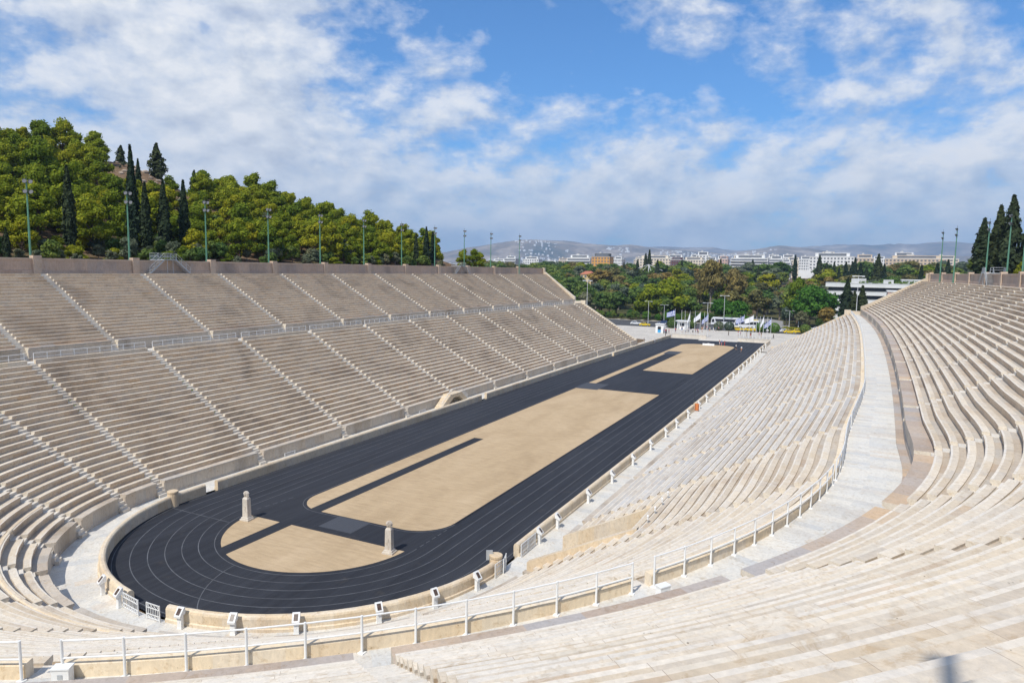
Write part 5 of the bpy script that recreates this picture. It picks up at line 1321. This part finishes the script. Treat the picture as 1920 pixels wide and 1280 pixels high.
# ---- park beyond the road
pplaced = []
def put_tree(pr, name, lab, x, y, h, base, group, wide=1.0):
    pplaced.append((x, y, 1.0)); plant(pr, name, lab, 'tree', x, y, gz(x, y), h / base * wide, None, group, h / base)
cp = [(-122.7, 560, 27), (-126, 560, 24), (-127.5, 540, 19), (-91.6, 420, 16), (-133.6, 520, 17), (-69.9, 380, 13), (-40, 380, 17), (-67.6, 600, 20), (-42.5, 620, 20), (-2.2, 560, 23), (10.2, 470, 19.5), (18.2, 500, 24), (28.3, 480, 20), (35.9, 460, 21), (39.6, 440, 22), (41.2, 470, 23), (44.2, 440, 21), (23, 500, 19), (32, 450, 18), (47.5, 430, 19), (53.3, 420, 27), (56.7, 420, 21), (13.8, 480, 19), (6.0, 500, 20), (74.2, 400, 21), (79.7, 380, 23), (81.5, 380, 21), (86.6, 400, 24), (-100, 500, 20), (-108, 470, 18), (-85, 520, 19), (-62, 450, 15), (-20, 470, 17)]
for k, (x, y, h) in enumerate(cp):
    put_tree(CYP[k % 3], 'cypress_tree', 'dark cypress rising from the park trees beyond the road', x, y, h, 12.0, 'cypresses in the park', 1.0)
for x, y, h, l in ((38.3, 235, 20.9, 'big dark cypress in front of the white terraced building, left of three'), (40.8, 230, 16.6, 'middle shorter cypress in front of the white terraced building'), (43.3, 232, 18.6, 'right cypress in front of the white terraced building')):
    put_tree(CYP[2], 'cypress_tree', l, x, y, h, 12.0, 'cypresses by the white building', 1.05)
put_tree(LUSH[0], 'broadleaf_tree', 'large bright green leafy tree at the right, left of the white building', 24.5, 268, 17.5, 10.0, 'large trees at the road', 1.0)
put_tree(LUSH[1], 'broadleaf_tree', 'bright green tree just behind the large leafy tree on the right', 28.5, 276, 15.0, 10.0, 'large trees at the road', 1.0)
put_tree(PPINE[0], 'pine_tree', 'yellow green tree crown rising above the large bright green tree', 18.8, 285, 21.5, 11.0, 'large trees at the road', .7)
put_tree(AUT[0], 'broadleaf_tree', 'brownish green small tree right of the large bright green tree', 31.5, 252, 9.5, 10.0, 'large trees at the road', 1.1)
put_tree(PPINE[1], 'pine_tree', 'tall yellow green pine left of the flags across the road', -36.0, 275, 19.5, 11.0, 'large trees at the road', 1.05)
put_tree(PPINE[2], 'pine_tree', 'dark round pine behind the left end wall, left of the tall pine', -46.5, 276, 16.5, 11.0, 'large trees at the road', 1.05)
put_tree(AUT[1], 'broadleaf_tree', 'very tall brown green tree in the middle of the park', -27.0, 330, 27.0, 10.0, 'large trees at the road', .62)
put_tree(AUT[2], 'broadleaf_tree', 'tall brown tree right of the very tall one in the park', -15.0, 330, 21.5, 10.0, 'large trees at the road', .72)
put_tree(LUSH[0], 'broadleaf_tree', 'round green tree behind the white coach', -13.0, 279, 10.5, 10.0, 'large trees at the road', 1.3)
put_tree(LUSH[1], 'broadleaf_tree', 'round green tree right behind the coach windows', -6.0, 277, 10.0, 10.0, 'large trees at the road', 1.2)
put_tree(OLIVES[0], 'broadleaf_tree', 'small grey green street tree at the mouth of the pale street', 15.2, 274, 8.6, 10.0, 'large trees at the road', 1.0)
put_tree(OLIVES[1], 'broadleaf_tree', 'grey green street tree beside the right street lamp', 22.3, 262, 7.6, 10.0, 'large trees at the road', 1.0)
kinds = [(BROADS, 'broadleaf_tree', 'mid green broadleaf tree in the park beyond the road', 10.0, 0), (BROADS, 'broadleaf_tree', 'mid green broadleaf tree in the park beyond the road', 10.0, 0), (OLIVES, 'broadleaf_tree', 'grey green tree in the park beyond the road', 10.0, 0), (AUT, 'broadleaf_tree', 'brown tinged tree in the park beyond the road', 10.0, 0), (PPINE, 'pine_tree', 'yellow green pine in the park beyond the road', 11.0, 1), (PPINE, 'pine_tree', 'yellow green pine in the park beyond the road', 11.0, 1)]
def park():
    tries = 0; cnt = [0, 0]
    while cnt[0] < 275 and tries < 30000:
        tries += 1
        y = 268 + 330 * (rnd() ** 1.15); t = (y + 44.6)
        x = 39.3 - t * U(-0.13, 0.60)
        sx = interp([(262, 9), (272, 9.8), (282, 9.6), (294, 8), (306, 4), (318, -3), (328, -12)], y, 1)
        if abs(x - sx) < 8.0 and y < 312: continue
        if 24 < x < 78 and 282 < y < 345: continue
        if -152 < x < -138 and 430 < y < 475: continue
        if -112 < x < -90 and 440 < y < 500: continue
        sp = 3.0 + 2.4 * (y - 268) / 330
        if any((x - a) ** 2 + (y - b) ** 2 < (sp * c) ** 2 for a, b, c in pplaced): continue
        pr, nm, lab, base, pn = random.choice(kinds); pr = random.choice(pr)
        if cnt[pn] >= (275, 34)[pn]: continue
        h = U(11, 15.5) if y > 285 else U(9.5, 13.0)
        if y > 430: h = U(12, 17.5)
        put_tree(pr, nm, lab, x, y, h, base, 'trees of the park beyond the road', U(1.0, 1.3) + .35 * (y - 268) / 330); cnt[pn] += 1
park()
# dense understorey below the park crowns
for k in range(90):
    y = 263.5 + 6 * rnd(); x = U(-75, 3) if k < 75 else U(24, 62)
    if k % 5 == 0: x, y = U(-24, -2), U(272, 300)
    plant(random.choice(BROADS + LUSH), 'bush', 'dark green bush along the road edge under the park trees', 'bush', x, y, gz(x, y) - .3, U(.28, .5), None, 'bushes along the road edge')
def hedge(x0, x1, y, h, label):
    root = thing('hedge', label, 'hedge', ((x0 + x1) / 2, y, .03), 'clipped hedges by the road'); mb = MB()
    for k in range(int((x1 - x0) * 120)):
        leafcard(mb, Vector((U(x0, x1) - (x0 + x1) / 2, U(-.8, .8), U(.05, 1) ** .6 * h)), U(.12, .22), Vector((0, -.5, 1)))
    local(mb, 'foliage', M['pine'], root, fix=False); mb = MB()
    for k in range(int(x1 - x0)): mb.tube((x0 + k + .5 - (x0 + x1) / 2, 0, 0), (x0 + k + .5 - (x0 + x1) / 2, 0, h * .6), .04, n=4)
    local(mb, 'stem', M['bark'], root)
hedge(15.5, 22, 252, 1.0, 'low yellow green hedge between road and pale street'); hedge(24, 34, 247, 1.2, 'low hedge at the right beyond the ball shrubs'); hedge(30, 40, 240, 1.5, 'clipped hedge beside the right end wall')
# trees behind the right stands
for x, y, h, v, l in ((66, 146, 14.5, 2, 'dense dark cypress behind the right rim wall, leftmost of the group'), (68.3, 142, 17.0, 2, 'dense dark cypress in the middle of the group on the right'), (69.5, 136.5, 18.5, 0, 'tallest ragged cypress of the group on the right'), (73.5, 138, 14.5, 2, 'dark cypress cut by the right edge of the picture'), (70.0, 151, 12.0, 1, 'dark cypress behind the tall ones on the right')):
    z = gz(x, y); pr = RAG[0] if 'ragged' in l else CYP[v]
    plant(pr, 'cypress_tree', l, 'tree', x, y, z, 1.35 if pr in CYP else 1.1, None, 'cypresses behind the right stands', h / 12)
for k in range(22):
    x, y = U(63, 84), U(132, 172)
    if k > 15: x, y = U(70, 80), U(120, 140)
    plant(random.choice(PINES + BROADS), 'pine_tree', 'green tree behind the rim wall of the right stands', 'tree', x, y, gz(x, y), U(.5, .8), None, 'trees behind the right stands')

# ------------------------------------------------------------------ buildings
def pm(n, c, r=0.7): return plain(n, c, r, 0.08, 0.1)
WALLS = {'white': pm('white_plaster', (.70, .70, .68)), 'cream': pm('cream_plaster', (.66, .58, .45)), 'beige': pm('beige_plaster', (.55, .44, .32)), 'grey': pm('grey_plaster', (.48, .48, .47)), 'pink': pm('pink_plaster', (.58, .40, .33)), 'orange': pm('ochre_plaster', (.62, .32, .08)), 'darkred': pm('dark_red_facade', (.12, .05, .05)), 'yellow': pm('yellow_plaster', (.68, .52, .28))}
ROOFT = pm('red_roof_tiles', (.42, .15, .08)); ROOFD = pm('dark_roof', (.10, .11, .11)); WIN = pm('window_dark', (.14, .15, .17), .3)
def building(label, x0, x1, y, ztop, col, floors=5, bays=6, roof='flat', depth=14, balcony=False, setback=True, zb=None):
    zb = gz((x0 + x1) / 2, y) - 1.0 if zb is None else zb
    H = ztop - zb; w = (x1 - x0) / 2
    root = thing('building', label, 'building', ((x0 + x1) / 2, y, zb), 'city buildings beyond the park')
    body = H * (.86 if setback and roof == 'flat' else (.93 if roof == 'flat' else .8))
    mb = MB(); mb.box(-w, w, 0, depth, 0, body); local(mb, 'wall', WALLS[col], root)
    fh = 3.3; nf = min(floors, max(1, int((body - 1.2) / fh)))
    for f in range(nf):
        z1 = body - .9 - f * fh; mb = MB()
        if balcony:
            mb.box(-w + .6, w - .6, -.05, -.004, z1 - 1.9, z1)
        else:
            for b in range(bays):
                xa = -w + (b + .25) * 2 * w / bays; xb = -w + (b + .78) * 2 * w / bays; mb.box(xa, xb, -.05, -.004, z1 - 1.7, z1)
        local(mb, 'window_row', WIN, root)
        if balcony:
            mb = MB(); mb.box(-w - .1, w + .1, -1.3, -.06, z1 - 2.9, z1 - 1.9); local(mb, 'balcony', WALLS['white'], root)
    for sx in (-1, 1):
        mb = MB()
        for f in range(nf):
            z1 = body - .9 - f * fh
            for b in range(3): mb.box(sx * w - (.004 if sx > 0 else -.004) * -1 - .0, sx * (w + .05), depth * (b + .3) / 3, depth * (b + .7) / 3, z1 - 1.7, z1)
        local(mb, 'window_row', WIN, root)
    if roof == 'flat':
        mb = MB(); mb.box(-w - .25, w + .25, -.25, depth + .25, body + .002, body + .5); local(mb, 'roof_slab', WALLS['white'] if col != 'orange' else WALLS['grey'], root)
        if setback:
            mb = MB(); mb.box(-w * .75, w * .8, 2.5, depth - 2, body + .502, H); local(mb, 'penthouse', WALLS['white' if col in ('white', 'grey') else col] if col != 'orange' else ROOFD, root)
            mb = MB(); mb.box(-w * .6, w * .65, 2.44, 2.497, body + 1.0, H - .6); local(mb, 'penthouse_window', WIN, root)
            mb = MB(); mb.box(-w * .3, -w * .05, 4, 7, H + .002, H + 1.6); mb.tube((w * .3, 5, H), (w * .3, 5, H + 3.5), .06, n=4); local(mb, 'roof_cabin', WALLS['grey'], root)
    else:
        mb = MB(); hh = H - body; mb.rings([[(-w - .4, -.5, body + .002), (-w * .55, depth / 2, H), (-w - .4, depth + .5, body + .002)], [(w + .4, -.5, body + .002), (w * .55, depth / 2, H), (w + .4, depth + .5, body + .002)]]); local(mb, 'roof', ROOFT, root)
B = [('white block with a dark window strip at the left end of the skyline', -419, -399, 820, 36.9, 'white', 3, 5, 'flat', 0), ('grey apartment block with balconies next to the leftmost white block', -389, -372, 800, 40.3, 'grey', 5, 4, 'flat', 1), ('white apartment block right of the last left mast', -385, -360, 850, 40.6, 'white', 5, 7, 'flat', 0), ('low white block above the end of the left rim wall', -323, -304, 780, 34.7, 'white', 4, 6, 'flat', 1), ('plain beige block beside the big white apartments', -311, -296, 800, 37.9, 'beige', 2, 4, 'flat', 0), ('large white apartment block with balconies left of the orange building', -265, -236, 720, 40.4, 'white', 7, 7, 'flat', 1),
     ('orange building with a dark roof storey above the park', -227, -205.5, 700, 41.8, 'orange', 7, 6, 'flat', 0), ('small yellow house with a red tiled roof among the trees', -154, -145, 470, 22.0, 'yellow', 2, 3, 'hip', 0), ('beige tower wall beside the small red-roofed house', -144, -140.5, 480, 21.7, 'beige', 2, 1, 'flat', 0), ('pale glassy block right of the orange building', -224, -213, 770, 39.9, 'white', 3, 6, 'flat', 0), ('long cream building with rows of windows behind the big cypress pair', -203, -160, 800, 42.1, 'cream', 4, 12, 'flat', 0), ('dark red fronted building between the long cream ones', -156, -142.5, 780, 39.8, 'darkred', 4, 5, 'flat', 0), ('cream hotel front right of the dark red building', -149, -123, 812, 40.6, 'cream', 4, 8, 'flat', 0), ('taller white block rising behind the cream hotel', -150, -133, 900, 49.7, 'white', 5, 4, 'flat', 0), ('white building with square windows above the middle of the park', -119, -103.5, 790, 40.3, 'white', 4, 6, 'flat', 0), ('pinkish narrow building in the skyline centre', -103, -93, 800, 41.9, 'pink', 4, 3, 'flat', 0), ('very long white building with terraces in the skyline centre', -92.5, -50, 820, 43.7, 'white', 4, 14, 'flat', 1), ('stepped white block right of the very long white building', -54, -37.5, 868, 44.0, 'white', 5, 5, 'flat', 1), ('low white block with dark bands before the dark park trees', -32, -22, 780, 38.2, 'white', 4, 4, 'flat', 1),
     ('long white office building with a dark roof edge above the cypress row', -2, 41, 760, 44.9, 'white', 4, 13, 'flat', 0), ('plain beige annex right of the long white office building', 41.6, 59, 745, 42.9, 'beige', 1, 5, 'flat', 0), ('long beige palace-like building at the right of the skyline', 71, 128, 800, 43.6, 'beige', 3, 16, 'flat', 0), ('small white block beside the dark cypresses on the right', 114, 120, 500, 39.8, 'white', 3, 2, 'flat', 0), ('low pinkish house just behind the right end wall', 52.5, 57.5, 262, 17.3, 'pink', 2, 2, 'flat', 0), ('flat white roofed block above the right end wall', 61, 74, 330, 21.4, 'white', 2, 5, 'flat', 0), ('orange tiled hall roof among the trees below the roof struts', -103, -89, 480, 21.0, 'yellow', 1, 4, 'hip', 0)]
fillers = [(-345, -326, 900, 37, 'grey'), (-297, -272, 930, 41, 'white'), (-236, -222, 900, 42, 'cream'), (-213, -199, 880, 41, 'white'), (-205, -180, 960, 47, 'white'), (-176, -158, 980, 48, 'grey'), (-128, -116, 930, 45, 'white'), (-112, -96, 960, 46, 'cream'), (-88, -70, 980, 49, 'white'), (-66, -50, 960, 48, 'grey'), (-48, -30, 960, 48, 'white'), (-36, -20, 900, 43, 'cream'), (-20, -4, 880, 44, 'white'), (2, 20, 930, 51, 'cream'), (60, 74, 860, 44, 'white'), (84, 110, 950, 51, 'white'), (120, 150, 900, 46, 'cream')]
spots = ['behind the leftmost apartments', 'behind the big white apartments', 'left of the orange building', 'right of the orange building', 'behind the long cream building', 'behind the dark red building', 'behind the cream hotel', 'behind the pink building', 'behind the left part of the long white terraces', 'behind the right part of the long white terraces', 'behind the stepped white block', 'right of the stepped white block', 'left of the white office building', 'behind the white office building', 'behind the beige annex', 'behind the middle of the palace-like building', 'at the right end of the skyline']
B += [('plain %s block %s' % (c, sp), a, b, y, z, c, 4, 6, 'flat', 0) for (a, b, y, z, c), sp in zip(fillers, spots)]
for l, a, b, y, zt, c, fl, by, rf, bal in B: building(l, a, b, y, zt, c, fl, by, rf, 14 if y > 400 else 9, bool(bal), setback=y > 600)
def terraced():
    x0, x1, y, zt = 29.0, 66.0, 302, 18.6; zb = gz(45, y) - 1
    root = thing('building', 'white terraced building with dark window bands behind three cypresses', 'building', ((x0 + x1) / 2, y, zb), 'city buildings beyond the park'); w = (x1 - x0) / 2; H = zt - zb
    mb = MB(); mb.box(-w + 1.2, w - 1.2, 1.2, 15, 0, H - .5); local(mb, 'glass_core', M['glass'], root)
    k = 0; z = H
    while z > 1.5:
        mb = MB(); off = (0, .6, -.4, .3, 0)[k % 5]; mb.box(-w + off, w + off * .5, 0, 16, z - 1.75, z); mb.box(-w + off - .15, w + off * .5 + .15, -.15, 16.1, z - .02 + .022, z + .1); local(mb, 'floor_band', WALLS['white'], root); z -= 3.6; k += 1
    mb = MB(); mb.box(-8, -2, 4, 9, H + .102, H + 2.2); mb.box(5, 9, 5, 8, H + .102, H + 1.8); local(mb, 'roof_cabin', WALLS['grey'], root)
    mb = MB()
    for q in range(26):
        c = (U(-w + 3, w - 1), U(2, 13), H + .5); clump(mb, c, U(.6, 1.3), 40, .25, .7)
    local(mb, 'roof_garden', M['broad'], root, fix=False)
terraced()
def roof_struts():
    root = thing('roof_frame', 'white steel roof struts radiating above the orange hall', 'roof frame', (-107, 500, 20), None); mb = MB()
    mb.tube((0, 0, 0), (0, 0, 8), .35, n=6); mb.tube((3, 0, 0), (0, 0, 8), .3, n=6)
    local(mb, 'pylon', M['polewhite'], root)
    for dx, dz in ((-10, 4.5), (11, 3.2), (-5, 3)):
        mb = MB(); mb.tube((0, 0, 8), (dx, 1, dz), .18, n=5); local(mb, 'strut', M['polewhite'], root)
roof_struts()
def far_city():
    mb = MB()
    for k in range(280):
        x, y, z = random.choice(SLOPE); x += U(-60, 60); w = U(9, 26); mb.box(-w / 2, w / 2, -6, 6, z - 25, z + U(8, 17), c=(x, y), rot=U(-.5, .5))
    for k in range(321, 1000):
        az = radians(U(-9, 40)); r = U(1500, 5200)
        x = 39 - r * sin(az); y = -44 + r * cos(az); z = ground_z(x, y); 
        if k <= 320: z += (r - 5600) * 0.055
        else: z += max(0, (r - 3000)) * .004
        w = U(8, 22); h = U(8, 18) if k > 320 else U(9, 16)
        mb.box(-w / 2, w / 2, -6, 6, z - 12, z + h, c=(x, y), rot=U(-.5, .5))
    tag(mb.obj('distant_city', WALLS['white'], fix=False), 'mass of tiny white houses on the plain and slopes below the mountains', 'city', kind='stuff')
far_city()
# ------------------------------------------------------------------ small weeds on the stairs
def weeds():
    mb = MB()
    for k in range(110):
        i = random.choice(range(2, len(lower_stairs) - 4)); s = lower_stairs[i]; r = random.randrange(0, LROWS - 1)
        if rnd() < .55: i = random.choice([8, 9, 10, 11]); s = lower_stairs[i]
        d = LD0 + r * LT + .3; x, y = P(edge(s, d, 1, U(.2, .5)), d); z = LZ0 + r * LR + LR * .45
        for q in range(9): leafcard(mb, Vector((x + U(-.15, .15), y + U(-.15, .15), z + U(0, .14))), U(.04, .09))
    tag(mb.obj('weeds', M['pine'], fix=False), 'small green weeds growing in the marble stair joints', 'weeds', kind='stuff')
weeds()
# ------------------------------------------------------------------ haze
def haze():
    mb = MB(); mb.box(-15200, 15200, -15200, 15200, -70, 900, 0.5)
    m = bpy.data.materials.new('haze_air'); m.use_nodes = True; nt = m.node_tree
    for n in list(nt.nodes):
        if n.type == 'BSDF_PRINCIPLED': nt.nodes.remove(n)
    v = N(nt, 'ShaderNodeVolumePrincipled'); v.inputs['Color'].default_value = HAZE_C; v.inputs['Density'].default_value = HAZE_D; v.inputs['Anisotropy'].default_value = 0.0
    nt.links.new(v.outputs[0], nt.nodes['Material Output'].inputs['Volume'])
    o = mb.obj('haze', m); tag(o, kind='stuff')
if HAZE_D > 0: haze()
SC.cycles.max_bounces = 5; SC.cycles.diffuse_bounces = 3; SC.cycles.glossy_bounces = 2; SC.cycles.volume_bounces = 0; SC.cycles.use_denoising = True
